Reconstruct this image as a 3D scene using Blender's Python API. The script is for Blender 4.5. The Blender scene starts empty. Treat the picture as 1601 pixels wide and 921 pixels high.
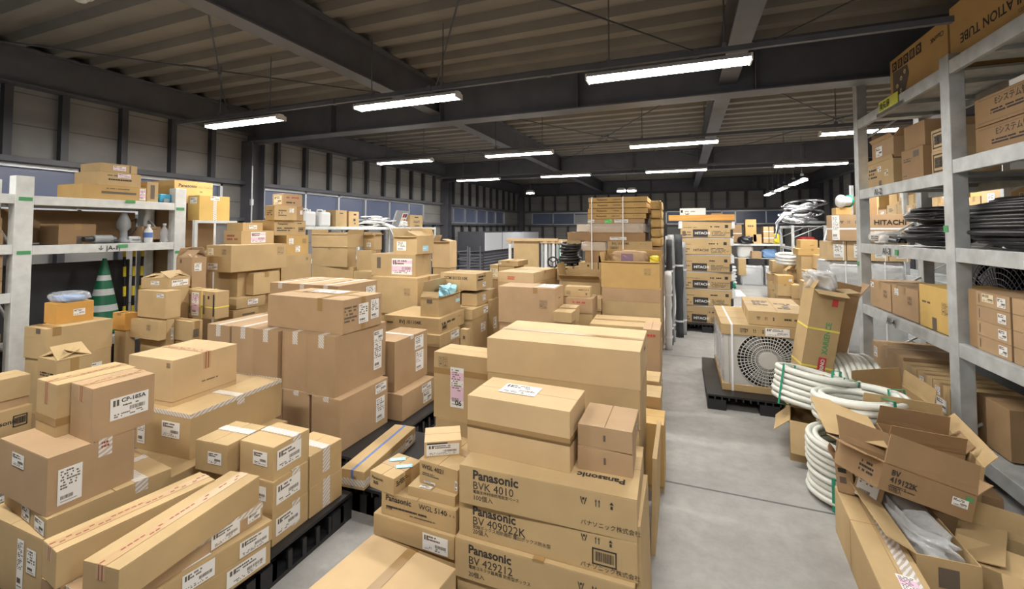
import bpy, bmesh, math, random
from mathutils import Vector, Matrix, Euler
S = bpy.context.scene
C = S.collection
PI = math.pi
rnd = random.Random(7)

# ------------------------------------------------------------------ camera, world, exposure
cam_d = bpy.data.cameras.new('camera'); cam = bpy.data.objects.new('camera', cam_d); C.objects.link(cam); S.camera = cam
cam_d.sensor_width = 36; cam_d.sensor_fit = 'HORIZONTAL'; cam_d.lens = 689.36/1601*36
cam_d.shift_x = 0.0024; cam_d.shift_y = -0.0790; cam_d.clip_end = 100
yaw, pit = math.radians(-21.4016), math.radians(2.068)
fw = Vector((math.sin(yaw)*math.cos(pit), math.cos(yaw)*math.cos(pit), math.sin(pit)))
rt = Vector((math.cos(yaw), -math.sin(yaw), 0)); up = rt.cross(fw)
cam.matrix_world = Matrix(((rt.x, up.x, -fw.x, 0), (rt.y, up.y, -fw.y, 0), (rt.z, up.z, -fw.z, 1.7), (0, 0, 0, 1)))
W = bpy.data.worlds.new('world'); S.world = W; W.use_nodes = True
W.node_tree.nodes['Background'].inputs[0].default_value = (0.32, 0.42, 0.75, 1)
W.node_tree.nodes['Background'].inputs[1].default_value = 0.55
S.view_settings.view_transform = 'Standard'; S.view_settings.look = 'None'
S.view_settings.gamma = 1; S.view_settings.use_curve_mapping = False
S.view_settings.exposure = 0.45
TUBE_E, TUBE_W = 17.0, 33.0     # glow of the tube covers, watts of each lamp

# ------------------------------------------------------------------ helpers
def tag(o, label=None, cat=None, group=None, kind=None):
    if label: o['label'] = label
    if cat: o['category'] = cat
    if group: o['group'] = group
    if kind: o['kind'] = kind
    return o
class MB:
    def __init__(s): s.v = []; s.f = []; s.sm = []
    def add(s, vs, fs, smooth=False, M=None):
        n = len(s.v)
        s.v += [(M @ Vector(v)) if M else Vector(v) for v in vs]
        s.f += [[i+n for i in f] for f in fs]; s.sm += [smooth]*len(fs); return s
    def box(s, x0, x1, y0, y1, z0, z1, M=None):
        vs = [(x, y, z) for z in (z0, z1) for y in (y0, y1) for x in (x0, x1)]
        return s.add(vs, [(0,2,3,1),(4,5,7,6),(0,1,5,4),(2,6,7,3),(0,4,6,2),(1,3,7,5)], False, M)
    def cyl(s, p, q, r, n=10, r2=None, caps=True, smooth=True):
        p, q = Vector(p), Vector(q); d = (q-p).normalized()
        a = d.orthogonal().normalized(); b = d.cross(a); r2 = r if r2 is None else r2
        vs = [p+(a*math.cos(t)+b*math.sin(t))*r for t in [2*PI*i/n for i in range(n)]]
        vs += [q+(a*math.cos(t)+b*math.sin(t))*r2 for t in [2*PI*i/n for i in range(n)]]
        s.add(vs, [(i, (i+1) % n, n+(i+1) % n, n+i) for i in range(n)], smooth)
        if caps: s.add(vs, [tuple(range(n))[::-1], tuple(range(n, 2*n))])
        return s
    def tube(s, pts, r, n=6, closed=False):
        pts = [Vector(p) for p in pts]; m = len(pts); vs = []
        ref = Vector((0, 0, 1))
        for i, p in enumerate(pts):
            d = (pts[(i+1) % m]-pts[i-1]) if closed else (pts[min(i+1, m-1)]-pts[max(i-1, 0)])
            d.normalize()
            a = d.cross(ref)
            a = a.normalized() if a.length > .15 else d.cross(Vector((1, 0, 0))).normalized()
            b = d.cross(a)
            vs += [p+(a*math.cos(2*PI*k/n)+b*math.sin(2*PI*k/n))*r for k in range(n)]
        fs = []
        for i in range(m if closed else m-1):
            j = (i+1) % m
            fs += [(i*n+k, i*n+(k+1) % n, j*n+(k+1) % n, j*n+k) for k in range(n)]
        return s.add(vs, fs, True)
    def lathe(s, prof, n=16, M=None):
        vs = [(r*math.cos(2*PI*k/n), r*math.sin(2*PI*k/n), z) for r, z in prof for k in range(n)]
        return s.add(vs, [(i*n+k, i*n+(k+1) % n, (i+1)*n+(k+1) % n, (i+1)*n+k) for i in range(len(prof)-1) for k in range(n)], True, M)
    def build(s, name, mat=None, parent=None, bev=0, M=None, loc=None, rot=None, seg=2):
        me = bpy.data.meshes.new(name); me.from_pydata([tuple(v) for v in s.v], [], s.f)
        me.polygons.foreach_set('use_smooth', s.sm); me.update()
        if mat: me.materials.append(mat)
        o = bpy.data.objects.new(name, me); C.objects.link(o)
        if parent: o.parent = parent
        if loc: o.location = loc
        if rot: o.rotation_euler = rot
        if M: o.matrix_local = M
        if bev:
            b = o.modifiers.new('bev', 'BEVEL'); b.width = bev; b.segments = seg; b.limit_method = 'ANGLE'
        return o
def empty(name, loc=(0, 0, 0), rot=(0, 0, 0)):
    o = bpy.data.objects.new(name, None); C.objects.link(o); o.location = loc; o.rotation_euler = rot; o.empty_display_size = .1
    return o

# ------------------------------------------------------------------ materials
MT = {}
def mat(name, col, rough=.6, metal=0, noise=.0, nscale=6, bump=0, bscale=40, emit=None, alpha=1, trans=0, spec=.5, col2=None, stretch=None):
    m = bpy.data.materials.new(name); m.use_nodes = True; nt = m.node_tree; b = nt.nodes['Principled BSDF']
    b.inputs['Base Color'].default_value = (*col, 1); b.inputs['Roughness'].default_value = rough; b.inputs['Metallic'].default_value = metal
    b.inputs['Specular IOR Level'].default_value = spec
    if trans: b.inputs['Transmission Weight'].default_value = trans
    if alpha < 1: b.inputs['Alpha'].default_value = alpha
    if emit: b.inputs['Emission Color'].default_value = (*emit[0], 1); b.inputs['Emission Strength'].default_value = emit[1]
    if noise or bump:
        tc = nt.nodes.new('ShaderNodeTexCoord'); mp = nt.nodes.new('ShaderNodeMapping')
        nt.links.new(tc.outputs['Object'], mp.inputs[0])
        if stretch: mp.inputs['Scale'].default_value = stretch
        oi = nt.nodes.new('ShaderNodeObjectInfo'); nt.links.new(oi.outputs['Location'], mp.inputs['Location'])
    if noise:
        n = nt.nodes.new('ShaderNodeTexNoise'); n.inputs['Scale'].default_value = nscale; n.inputs['Detail'].default_value = 5
        nt.links.new(mp.outputs[0], n.inputs['Vector'])
        r = nt.nodes.new('ShaderNodeValToRGB'); nt.links.new(n.outputs[0], r.inputs[0])
        c2 = col2 or tuple(c*(1-noise) for c in col); hi = tuple(min(1, c*(1+noise)) for c in col) if not col2 else col
        r.color_ramp.elements[0].position = .3; r.color_ramp.elements[1].position = .7
        r.color_ramp.elements[0].color = (*c2, 1); r.color_ramp.elements[1].color = (*hi, 1)
        nt.links.new(r.outputs[0], b.inputs['Base Color'])
    if bump:
        n2 = nt.nodes.new('ShaderNodeTexNoise'); n2.inputs['Scale'].default_value = bscale; n2.inputs['Detail'].default_value = 3
        nt.links.new(mp.outputs[0], n2.inputs['Vector'])
        bp = nt.nodes.new('ShaderNodeBump'); bp.inputs['Strength'].default_value = bump; bp.inputs['Distance'].default_value = .01
        nt.links.new(n2.outputs[0], bp.inputs['Height']); nt.links.new(bp.outputs[0], b.inputs['Normal'])
    MT[name] = m; return m
def board(name, col):                                   # corrugated board: slight blotches, random tint per carton, faint flutes
    m = mat('cardboard_'+name, col, .75, noise=.07, nscale=5, bump=.06, bscale=18, spec=.3)
    nt = m.node_tree; b = nt.nodes['Principled BSDF']
    src = b.inputs['Base Color'].links[0].from_socket
    hs = nt.nodes.new('ShaderNodeHueSaturation'); oi = nt.nodes.new('ShaderNodeObjectInfo'); mr = nt.nodes.new('ShaderNodeMapRange')
    mr.inputs[3].default_value = .93; mr.inputs[4].default_value = 1.07
    nt.links.new(oi.outputs['Random'], mr.inputs[0]); nt.links.new(mr.outputs[0], hs.inputs['Value'])
    nt.links.new(src, hs.inputs['Color']); nt.links.new(hs.outputs[0], b.inputs['Base Color'])
    return m
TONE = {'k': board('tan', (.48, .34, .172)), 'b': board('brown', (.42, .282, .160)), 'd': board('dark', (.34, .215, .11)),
        'o': board('golden', (.53, .345, .135)), 'O': board('orange', (.62, .33, .085)), 'y': board('yellow', (.60, .40, .13)), 'p': board('pale', (.56, .40, .22)), 'w': mat('carton_white', (.72, .70, .66), .6)}
mat('paper', (.80, .79, .76), .6); mat('pink_paper', (.78, .55, .68), .6); mat('blue_paper', (.35, .66, .80), .6); mat('green_paper', (.2, .75, .2), .6)
mat('beige_paper', (.72, .62, .42), .7); mat('ink', (.035, .03, .028), .7); mat('fade_ink', (.13, .10, .075), .7); mat('red_ink', (.55, .05, .05), .6); mat('green_ink', (.08, .32, .12), .7)
mat('dark_red_ink', (.30, .07, .05), .7)
mat('brown_tape', (.35, .215, .085), .28, spec=.6); mat('blue_tape', (.12, .22, .55), .4); mat('yellow_band', (.80, .66, .12), .45); mat('white_band', (.82, .82, .84), .4)
def striped(name, a, b_, scale, rough=.35):
    m = mat(name, a, rough); nt = m.node_tree; b = nt.nodes['Principled BSDF']
    tc = nt.nodes.new('ShaderNodeTexCoord'); mp = nt.nodes.new('ShaderNodeMapping'); mp.inputs['Rotation'].default_value = (.6, .5, .785)
    wv = nt.nodes.new('ShaderNodeTexWave'); wv.inputs['Scale'].default_value = scale; wv.inputs['Distortion'].default_value = 2
    r = nt.nodes.new('ShaderNodeValToRGB'); r.color_ramp.elements[0].position = .42; r.color_ramp.elements[1].position = .58
    r.color_ramp.elements[0].color = (*a, 1); r.color_ramp.elements[1].color = (*b_, 1)
    nt.links.new(tc.outputs['Object'], mp.inputs[0]); nt.links.new(mp.outputs[0], wv.inputs[0]); nt.links.new(wv.outputs[0], r.inputs[0]); nt.links.new(r.outputs[0], b.inputs['Base Color'])
    return m
striped('patterned_tape', (.74, .72, .70), (.50, .42, .33), 22)
mat('stitch_tape', (.50, .33, .17), .35)
mat('galvanized', (.50, .52, .52), .55, .25, noise=.16, nscale=9, bump=.05)
mat('rack_paint', (.50, .51, .50), .5, 0, noise=.15, nscale=14)
mat('rack_white', (.66, .67, .65), .5, 0, noise=.10, nscale=14)
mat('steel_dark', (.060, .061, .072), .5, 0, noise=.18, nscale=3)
mat('steel_mid', (.112, .114, .132), .5, 0, noise=.15, nscale=3)
mat('aluminium', (.62, .64, .66), .35, .5); mat('chrome', (.7, .7, .72), .2, .9)
mat('black_plastic', (.018, .018, .020), .42, noise=.2); mat('black_rubber', (.012, .012, .014), .35, spec=.6)
mat('white_plastic', (.70, .71, .71), .4); mat('grey_plastic', (.30, .31, .32), .5); mat('beige_steel', (.50, .49, .46), .45)
mat('hose_white', (.66, .67, .61), .42, noise=.06); mat('green_tape', (.02, .28, .17), .4)
mat('lamp_white', (.8, .8, .8), .5); mat('blue_plastic', (.05, .38, .62), .4); mat('cone_green', (.01, .16, .075), .45); mat('cone_white', (.62, .66, .66), .4)
mat('yellow', (.75, .60, .04), .5); mat('red', (.45, .03, .03), .5); mat('blue_bag', (.25, .42, .72), .6, bump=.6, bscale=12); mat('tag_yellow', (.72, .75, .08), .5)
mat('tube_glow', (1, 1, 1), .4, emit=((1, .98, .94), TUBE_E))
mat('film', (.80, .82, .86), .12, trans=.0, alpha=.32, bump=1.0, bscale=9, spec=1.0)
mat('bubble_film', (.86, .88, .90), .08, alpha=.5, bump=1.0, bscale=16, spec=1.0)
mat('pane', (.16, .19, .30), .25, spec=.5)
mat('cloth_dark', (.05, .055, .06), .8, bump=.6, bscale=10); mat('duct_grey', (.33, .34, .35), .5)
def wallmat(name, c, pitch=.18):
    m = mat(name, c, .8, noise=.10, nscale=1.6, bump=.15, bscale=25, stretch=(1, 1, 3)); nt = m.node_tree; b = nt.nodes['Principled BSDF']
    src = b.inputs['Base Color'].links[0].from_socket
    tc = nt.nodes.new('ShaderNodeTexCoord'); sx = nt.nodes.new('ShaderNodeSeparateXYZ'); nt.links.new(tc.outputs['Object'], sx.inputs[0])
    md = nt.nodes.new('ShaderNodeMath'); md.operation = 'PINGPONG'; md.inputs[1].default_value = pitch/2; nt.links.new(sx.outputs[2], md.inputs[0])
    r = nt.nodes.new('ShaderNodeMapRange'); r.inputs[1].default_value = .002; r.inputs[2].default_value = .010; nt.links.new(md.outputs[0], r.inputs[0])
    mx = nt.nodes.new('ShaderNodeMix'); mx.data_type = 'RGBA'; mx.inputs[6].default_value = tuple(k*.45 for k in c)+(1,)
    nt.links.new(r.outputs[0], mx.inputs[0]); nt.links.new(src, mx.inputs[7]); nt.links.new(mx.outputs[2], b.inputs['Base Color'])
    return m
wallmat('wall_board', (.30, .292, .282), .36)
mat('deck_paint', (.215, .198, .175), .7, noise=.10, nscale=2)
def floormat():
    m = mat('concrete', (.365, .357, .34), .62, noise=.16, nscale=1.3, bump=.08, bscale=70, spec=.35); nt = m.node_tree; b = nt.nodes['Principled BSDF']
    src = b.inputs['Base Color'].links[0].from_socket
    tc = nt.nodes.new('ShaderNodeTexCoord'); sx = nt.nodes.new('ShaderNodeSeparateXYZ'); nt.links.new(tc.outputs['Object'], sx.inputs[0])
    n = nt.nodes.new('ShaderNodeTexNoise'); n.inputs['Scale'].default_value = 9; n.inputs['Detail'].default_value = 8; n.inputs['Roughness'].default_value = .7
    nt.links.new(tc.outputs['Object'], n.inputs[0])
    r2 = nt.nodes.new('ShaderNodeMapRange'); r2.inputs[1].default_value = .3; r2.inputs[2].default_value = .7; r2.inputs[3].default_value = .82; r2.inputs[4].default_value = 1.08
    nt.links.new(n.outputs[0], r2.inputs[0])
    mu = nt.nodes.new('ShaderNodeMix'); mu.data_type = 'RGBA'; mu.blend_type = 'MULTIPLY'; mu.inputs[0].default_value = 1
    nt.links.new(src, mu.inputs[6]); nt.links.new(r2.outputs[0], mu.inputs[7])
    # saw-cut joints every 3.2 m across the aisle
    ad = nt.nodes.new('ShaderNodeMath'); ad.inputs[1].default_value = -3.22; nt.links.new(sx.outputs[1], ad.inputs[0])
    md = nt.nodes.new('ShaderNodeMath'); md.operation = 'PINGPONG'; md.inputs[1].default_value = 1.6; nt.links.new(ad.outputs[0], md.inputs[0])
    r = nt.nodes.new('ShaderNodeMapRange'); r.inputs[1].default_value = .004; r.inputs[2].default_value = .012; nt.links.new(md.outputs[0], r.inputs[0])
    mx = nt.nodes.new('ShaderNodeMix'); mx.data_type = 'RGBA'; mx.inputs[6].default_value = (.10, .10, .10, 1)
    nt.links.new(r.outputs[0], mx.inputs[0]); nt.links.new(mu.outputs[2], mx.inputs[7]); nt.links.new(mx.outputs[2], b.inputs['Base Color'])
floormat()

# ------------------------------------------------------------------ building shell
K = 1.115
XL, XR, YB, YF, ZC = -6.2*K, 4.57, -4.0, 17.0*K, 1.7+1.8*K
tag(MB().box(XL-.3, XR+.3, YB-.3, YF+.3, -.1, 0).build('floor', MT['concrete']), kind='structure')
def wall(name, boxes):
    m = MB()
    for b in boxes: m.box(*b)
    return tag(m.build(name, MT['wall_board']), kind='structure')
Z0, Z1 = 1.9, 2.447
wins = [(a*K, b*K) for a, b in ((1.15, 4.42), (5.08, 9.78), (10.72, 15.35))]
bx = [(XL-.12, XL, YB, YF, 0, Z0), (XL-.12, XL, YB, YF, Z1, ZC+.1)]
y = YB
for a, b in wins: bx.append((XL-.12, XL, y, a, Z0, Z1)); y = b
bx.append((XL-.12, XL, y, YF, Z0, Z1))
wl = wall('wall_left', bx)
bwins = [(-5.7*K, -3.25*K), (-.56*K, 3.2*K)]
bx = [(XL-.12, XR+.12, YF, YF+.12, 0, Z0), (XL-.12, XR+.12, YF, YF+.12, Z1, ZC+.1), (XL-.12, -5.7*K, YF, YF+.12, Z0, Z1), (-3.25*K, -.56*K, YF, YF+.12, Z0, Z1), (3.2*K, XR+.12, YF, YF+.12, Z0, Z1)]
wb = wall('wall_back', bx)
wr = wall('wall_right', [(XR, XR+.12, YB, YF, 0, ZC+.1)])
wall('wall_front', [(XL-.12, XR+.12, YB-.12, YB, 0, ZC+.1)])
def studs(par, xs, along, at, dirn, rows):
    for v in xs:
        v *= K; m = MB()
        for z0, z1 in rows:
            a = (v-.035, v+.035); b = sorted((at, at+dirn*.09))
            if along == 'y': m.box(b[0], b[1], a[0], a[1], z0, z1)
            else: m.box(a[0], a[1], b[0], b[1], z0, z1)
        m.build('stud', MT['steel_dark'], par)
studs(wl, [1.1, 1.65, 2.19, 2.62, 3.16, 3.7, 4.22, 5.3, 5.88, 6.44, 6.98, 7.5, 8.06, 8.6, 9.13, 9.66, 10.2, 11.26, 11.82, 12.33, 12.86, 13.4, 13.95, 14.5, 15.1, 15.65, 16.2], 'y', XL, 1, [(0, Z0-.06), (Z1+.06, 3.38)])
studs(wb, [-5.76, -5.21, -4.7, -4.18, -3.65, -3.1, -2.6, -2.1, -1.6, -1.08, -.57, -.05, .46, .95, 1.46, 2.03, 2.59, 3.12, 3.6], 'x', YF, -1, [(0, Z0-.06), (Z1+.06, 3.38)])
studs(wr, [1.+.9*i for i in range(18)], 'y', XR, -1, [(0, 3.6)])
for par, z in ((wl, Z0-.06), (wl, Z1), (wb, Z0-.06), (wb, Z1)):
    m = MB()
    if par is wl: m.box(XL, XL+.13, YB, YF, z, z+.06)
    else: m.box(XL, XR, YF-.13, YF, z, z+.06)
    m.build('girt', MT['steel_mid'], par)
nw = 0
def window(a, b, mull, back=False, blind=None):
    global nw; nw += 1; a, b = a*K, b*K; mull = [q*K for q in mull]
    def bb(m, u0, u1, z0, z1, dz0, dz1):
        if back: m.box(u0, u1, YF+dz0, YF+dz1, z0, z1)
        else: m.box(XL-dz1, XL-dz0, u0, u1, z0, z1)
    m = MB()
    bb(m, a, b, Z0, Z0+.045, .0, .08); bb(m, a, b, Z1-.045, Z1, .0, .08)
    for u in [a]+mull+[b-.04]: bb(m, u, u+.04, Z0, Z1, .0, .08)
    w = tag(m.build('window_%d' % nw, MT['aluminium']), kind='structure')
    ed = [a]+mull+[b]
    for i in range(len(ed)-1):
        if blind == i:
            m = MB()
            for k in range(14): bb(m, ed[i]+.05, ed[i+1]-.02, Z0+.05+k*.028, Z0+.07+k*.028, .02, .045)
            m.build('blind', MT['white_plastic'], w)
        m = MB(); bb(m, ed[i]+.03, ed[i+1]+.01, Z0+.03, Z1-.03, .05, .056); m.build('pane', MT['pane'], w)
window(1.15, 4.42, [2.78, 4.0]); window(5.08, 9.78, [5.92, 6.73, 7.51, 8.33, 9.09]); window(10.72, 15.35, [11.35, 12.12, 12.94, 13.74, 14.5])
window(-5.7, -3.25, [-4.82, -3.96], True, 2); window(-.56, 3.2, [.3, 1.27, 1.69, 2.62], True)
# corrugated deck
m = MB(); P = .355; prof = []
y = YB
while y < YF+.1:
    prof += [(y, ZC), (y+.12, ZC), (y+.155, ZC+.08), (y+.32, ZC+.08)]; y += P
vs = [(x, a, b) for x in (XL-.1, XR+.1) for a, b in prof]; n = len(prof)
m.add(vs, [(i, i+1, n+i+1, n+i) for i in range(n-1)])
m.box(XL-.1, XR+.1, YB-.1, YF+.1, ZC+.09, ZC+.14)
tag(m.build('ceiling', MT['deck_paint']), kind='structure')
def hbeam(name, a, b, w, h, zb, n=0):               # I section running from a to b (xy), bottom at zb
    a, b = Vector(a), Vector(b); L = (b-a).length; m = MB()
    m.box(0, L, -w/2, w/2, 0, .014); m.box(0, L, -w/2, w/2, h-.014, h); m.box(0, L, -.006, .006, .014, h-.014)
    for i in range(1, n): m.box(L*i/n-.006, L*i/n+.006, -w/2+.01, w/2-.01, .014, h-.014)
    return tag(m.build(name, MT['steel_mid'], loc=(a.x, a.y, zb), rot=(0, 0, math.atan2(b.y-a.y, b.x-a.x))), kind='structure')
for i, y in enumerate((-1.1, 4.8, 10.7, 16.85)): hbeam('ceiling_girder', (XL, y*K), (XR, y*K), .24, ZC-3.172, 3.172, 6)
for x in (-6.1*K, -2.84*K, .43*K, 3.9*K): hbeam('ceiling_beam', (x, YB), (x, YF), .18, ZC-3.295, 3.295)
for y in (-1.1*K, 4.8*K, 10.7*K, 16.8*K):
    for x in (XL+.14, XR-.14):
        m = MB(); m.box(-.125, .125, -.125, -.111, 0, 3.16); m.box(-.125, .125, .111, .125, 0, 3.16); m.box(-.006, .006, -.111, .111, 0, 3.16)
        tag(m.build('column', MT['steel_mid'], loc=(x, y, 0)), kind='structure')
tag(MB().box(-.18, -.155, 0, .02, 0, .2).box(-6, -5.97, 0, .03, 0, .1).build('trim_1', MT['aluminium'], loc=(0, 16.7, 2.9)), kind='structure') if 0 else None
# bracing cables under the deck
cab = [((-6.1, 1.1, 3.3), (-2.9, 4.7, 3.3)), ((-6.1, 4.4, 3.3), (-2.9, 1.9, 3.3)), ((-2.8, .2, 3.3), (.4, 4.6, 3.3)), ((-2.8, 4.6, 3.3), (.4, .2, 3.3)), ((.5, 4.6, 3.3), (3.8, .2, 3.3)),
       ((-2.8, 4.95, 3.3), (.4, 10.5, 3.3)), ((-2.8, 10.5, 3.3), (.4, 4.95, 3.3)), ((-6., 4.95, 3.3), (-2.9, 10.5, 3.3)), ((.5, 4.95, 3.3), (3.8, 10.5, 3.3)), ((.5, 10.5, 3.3), (3.8, 4.95, 3.3))]
CABN = ['near the window wall, by the smoke detector', 'near the window wall, crossing the smoke detector one', 'in the middle bay, running toward the aisle', 'in the middle bay, running toward the windows', 'above the insulation tube boxes',
        'past the first girder, sloping toward the aisle', 'past the first girder, sloping toward the windows', 'past the first girder beside the window wall', 'past the first girder toward the back rack', 'past the first girder crossing the back rack one']
for (a, b), nm in zip(cab, CABN):
    a, b = Vector((a[0]*K, a[1]*K, 3.5)), Vector((b[0]*K, b[1]*K, 3.5)); b.x -= .06*(b.x > 0); mid = (a+b)/2; d = (b-a).normalized()
    t = tag(MB().cyl(a, b, .009, 6).build('brace_rod', MT['steel_dark']), 'thin bracing rod under the deck '+nm, 'rod', 'bracing rods under the deck')
    MB().cyl(mid-d*.12, mid+d*.12, .02, 8).build('turnbuckle', MT['steel_mid'], t)

# ------------------------------------------------------------------ lamps
def tube_lamp(x0, x1, y, z, label, group, ydir=False):
    L = x1-x0
    r = tag(empty('tube_lamp', ((x0+x1)/2, y, z), (0, 0, PI/2 if ydir else 0)), label, 'lamp', group)
    h = L/2
    m = MB(); m.add([(s_*h, a, b) for s_ in (-1, 1) for a, b in ((-.075, .0), (-.03, .045), (.03, .045), (.075, .0), (.03, .03), (-.03, .03))], [(0, 1, 7, 6), (1, 2, 8, 7), (2, 3, 9, 8), (3, 4, 10, 9), (4, 5, 11, 10), (5, 0, 6, 11), (0, 5, 4, 3, 2, 1), (6, 7, 8, 9, 10, 11)])
    m.build('housing', MT['lamp_white'], r)
    for s_ in (-.042, .042): MB().cyl((-h+.01, s_, -.005), (h-.01, s_, -.005), .0165, 10).build('tube', MT['tube_glow'], r)
    m = MB()
    for s_ in (-1, 1): MB().box(s_*h-.012 if s_ > 0 else -h, h if s_ > 0 else -h+.012, -.07, .07, -.022, .03).build('end_cap', MT['lamp_white'], r)
    ld = bpy.data.lights.new('lamp_light', 'AREA'); ld.shape = 'RECTANGLE'; ld.size = L-.03; ld.size_y = .11; ld.energy = TUBE_W; ld.color = (1, .97, .92)
    lo = bpy.data.objects.new('lamp_light', ld); C.objects.link(lo); lo.parent = r; lo.location = (0, 0, -.028)
    for s_ in (-.35, .35):
        MB().cyl((s_*L, 0, .13), (s_*L, 0, ZC-z), .006, 6).box(s_*L-.015, s_*L+.015, -.03, .03, .1, .15).build('hanger', MT['steel_mid'], r)
    return r
RN = ['in the row over the camera', 'in the row before the first girder', 'in the row beyond the first girder', 'in the farthest row']
CN = [(-5.43, -4.24, 'at the window end'), (-3.16, -1.96, 'second from the windows'), (-.74, .5, 'over the aisle side stacks'), (1.72, 2.95, 'above the steel rack')]
for y, rn in ((.5, 0), (3.69, 1), (6.95, 2), (10.15, 3)):
    for x0, x1, cn in (CN[:3] if rn == 1 else CN):
        tube_lamp(x0, x1, y, 2.97, 'twin tube lamp %s, %s' % (RN[rn], cn), 'twin tube lamps hung in rows')
    m = MB(); m.box(-6.05, 1.66 if rn == 1 else 3.75, y-.02, y+.02, 3.05, 3.09)
    for k in range(6): m.box(-5.9+k*1.2, -5.86+k*1.2, y-.028, y+.028, 3.045, 3.1)
    tag(m.build('lamp_rail', MT['steel_mid']), 'dark steel channel rail carrying the tube lamps '+RN[rn], 'rail', 'lamp rails')
for i, (ya, yb) in enumerate(((10.8, 11.9), (12.5, 13.6), (14.1, 15.2))):
    tube_lamp(ya, yb, 0, 2.74, 'hanging tube lamp running lengthwise over the far aisle, '+('nearest of the three', 'middle of the three', 'farthest of the three')[i], 'lengthwise lamps over the far aisle', True)
    o = C.objects[-1]
for o in [o for o in C.objects if o.name.startswith('tube_lamp') and o.rotation_euler.z > 1]:
    o.location.y = o.location.x; o.location.x = 2.38
for x, y, lb in ((-4.71, 13.9, 'round bright floodlight on a bracket, nearer the window wall corner'), (-1.62, 14.2, 'twin-headed bright floodlight under the far ceiling above the flat carton stack')):
    r = tag(empty('flood_light', (x, y, 2.95)), lb, 'lamp', 'floodlights under the far ceiling')
    xs = (0,) if x < -3 else (-.16, .16)
    for k in xs:
        MB().lathe([(0, .06), (.1, .06), (.15, .0), (.15, -.03), (0, -.03)], 20, Matrix.Translation((k, 0, 0))).build('head', MT['lamp_white'], r)
        MB().lathe([(0, -.034), (.135, -.034), (.13, -.06), (0, -.075)], 20, Matrix.Translation((k, 0, 0))).build('lens', MT['tube_glow'], r)
    MB().cyl((0, 0, .06), (0, 0, ZC-2.95), .012).build('bracket', MT['steel_mid'], r)
    ld = bpy.data.lights.new('lamp_light', 'AREA'); ld.shape = 'DISK'; ld.size = .3; ld.energy = 25; ld.color = (1, .97, .92)
    lo = bpy.data.objects.new('lamp_light', ld); C.objects.link(lo); lo.parent = r; lo.location = (0, 0, -.09)
r = tag(empty('smoke_detector', (-4.7, 2.08, ZC-.01)), 'round white smoke detector fixed to the ceiling deck', 'smoke detector')
MB().lathe([(0, 0), (.085, 0), (.09, -.02), (.08, -.035), (0, -.035)], 20).build('base', MT['white_plastic'], r)
MB().lathe([(.0, -.035), (.05, -.035), (.055, -.05), (.035, -.075), (0, -.078)], 20).build('cover', MT['white_plastic'], r)

# ------------------------------------------------------------------ print, tape and label builders
TXT = {}
def text_mesh(txt, bold=0):
    k = (txt, bold)
    if k not in TXT:
        cu = bpy.data.curves.new('txt', 'FONT'); cu.body = txt; cu.size = 1; cu.offset = .022*bold; cu.extrude = .002
        cu.resolution_u = 2
        o = bpy.data.objects.new('txt', cu); C.objects.link(o)
        dg = bpy.context.evaluated_depsgraph_get(); dg.update()
        me = bpy.data.meshes.new_from_object(o.evaluated_get(dg)); TXT[k] = me
        bpy.data.objects.remove(o)
    return TXT[k]
def face_M(f, w, d, h, u, v, rot=0, off=.0008):
    if f == 'F': O, X, Y, Z = Vector((-w/2, -d/2, 0)), Vector((1, 0, 0)), Vector((0, 0, 1)), Vector((0, -1, 0)); a, b = w, h
    elif f == 'R': O, X, Y, Z = Vector((w/2, -d/2, 0)), Vector((0, 1, 0)), Vector((0, 0, 1)), Vector((1, 0, 0)); a, b = d, h
    elif f == 'L': O, X, Y, Z = Vector((-w/2, d/2, 0)), Vector((0, -1, 0)), Vector((0, 0, 1)), Vector((-1, 0, 0)); a, b = d, h
    else: O, X, Y, Z = Vector((-w/2, -d/2, h)), Vector((1, 0, 0)), Vector((0, 1, 0)), Vector((0, 0, 1)); a, b = w, d; off += .0016
    p = O+X*(u*a)+Y*(v*b)+Z*off
    M = Matrix(((X.x, Y.x, Z.x, p.x), (X.y, Y.y, Z.y, p.y), (X.z, Y.z, Z.z, p.z), (0, 0, 0, 1)))
    return M @ Matrix.Rotation(math.radians(rot), 4, 'Z'), a, b
def lines_mb(w, h, rows, r, z=.0006, dens=.85, fill=1.0):
    m = MB(); rh = h/rows
    for i in range(rows):
        y1 = h/2-i*rh-rh*.2; y0 = y1-rh*.55; x = -w/2; end = w/2*(1 if r.random() < .4 else r.uniform(.1, .9))*fill
        while x < end:
            L = rh*r.uniform(.35, .8)
            if r.random() < dens: m.box(x, min(x+L*.8, w/2), y0, y1, 0, z)
            x += L
    return m
def bars_mb(m, x0, x1, y0, y1, r, z=.0006):
    x = x0
    while x < x1:
        L = (x1-x0)*r.choice((.015, .03, .045)); m.box(x, min(x+L, x1), y0, y1, 0, z); x += L+(x1-x0)*r.choice((.02, .04))
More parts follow.
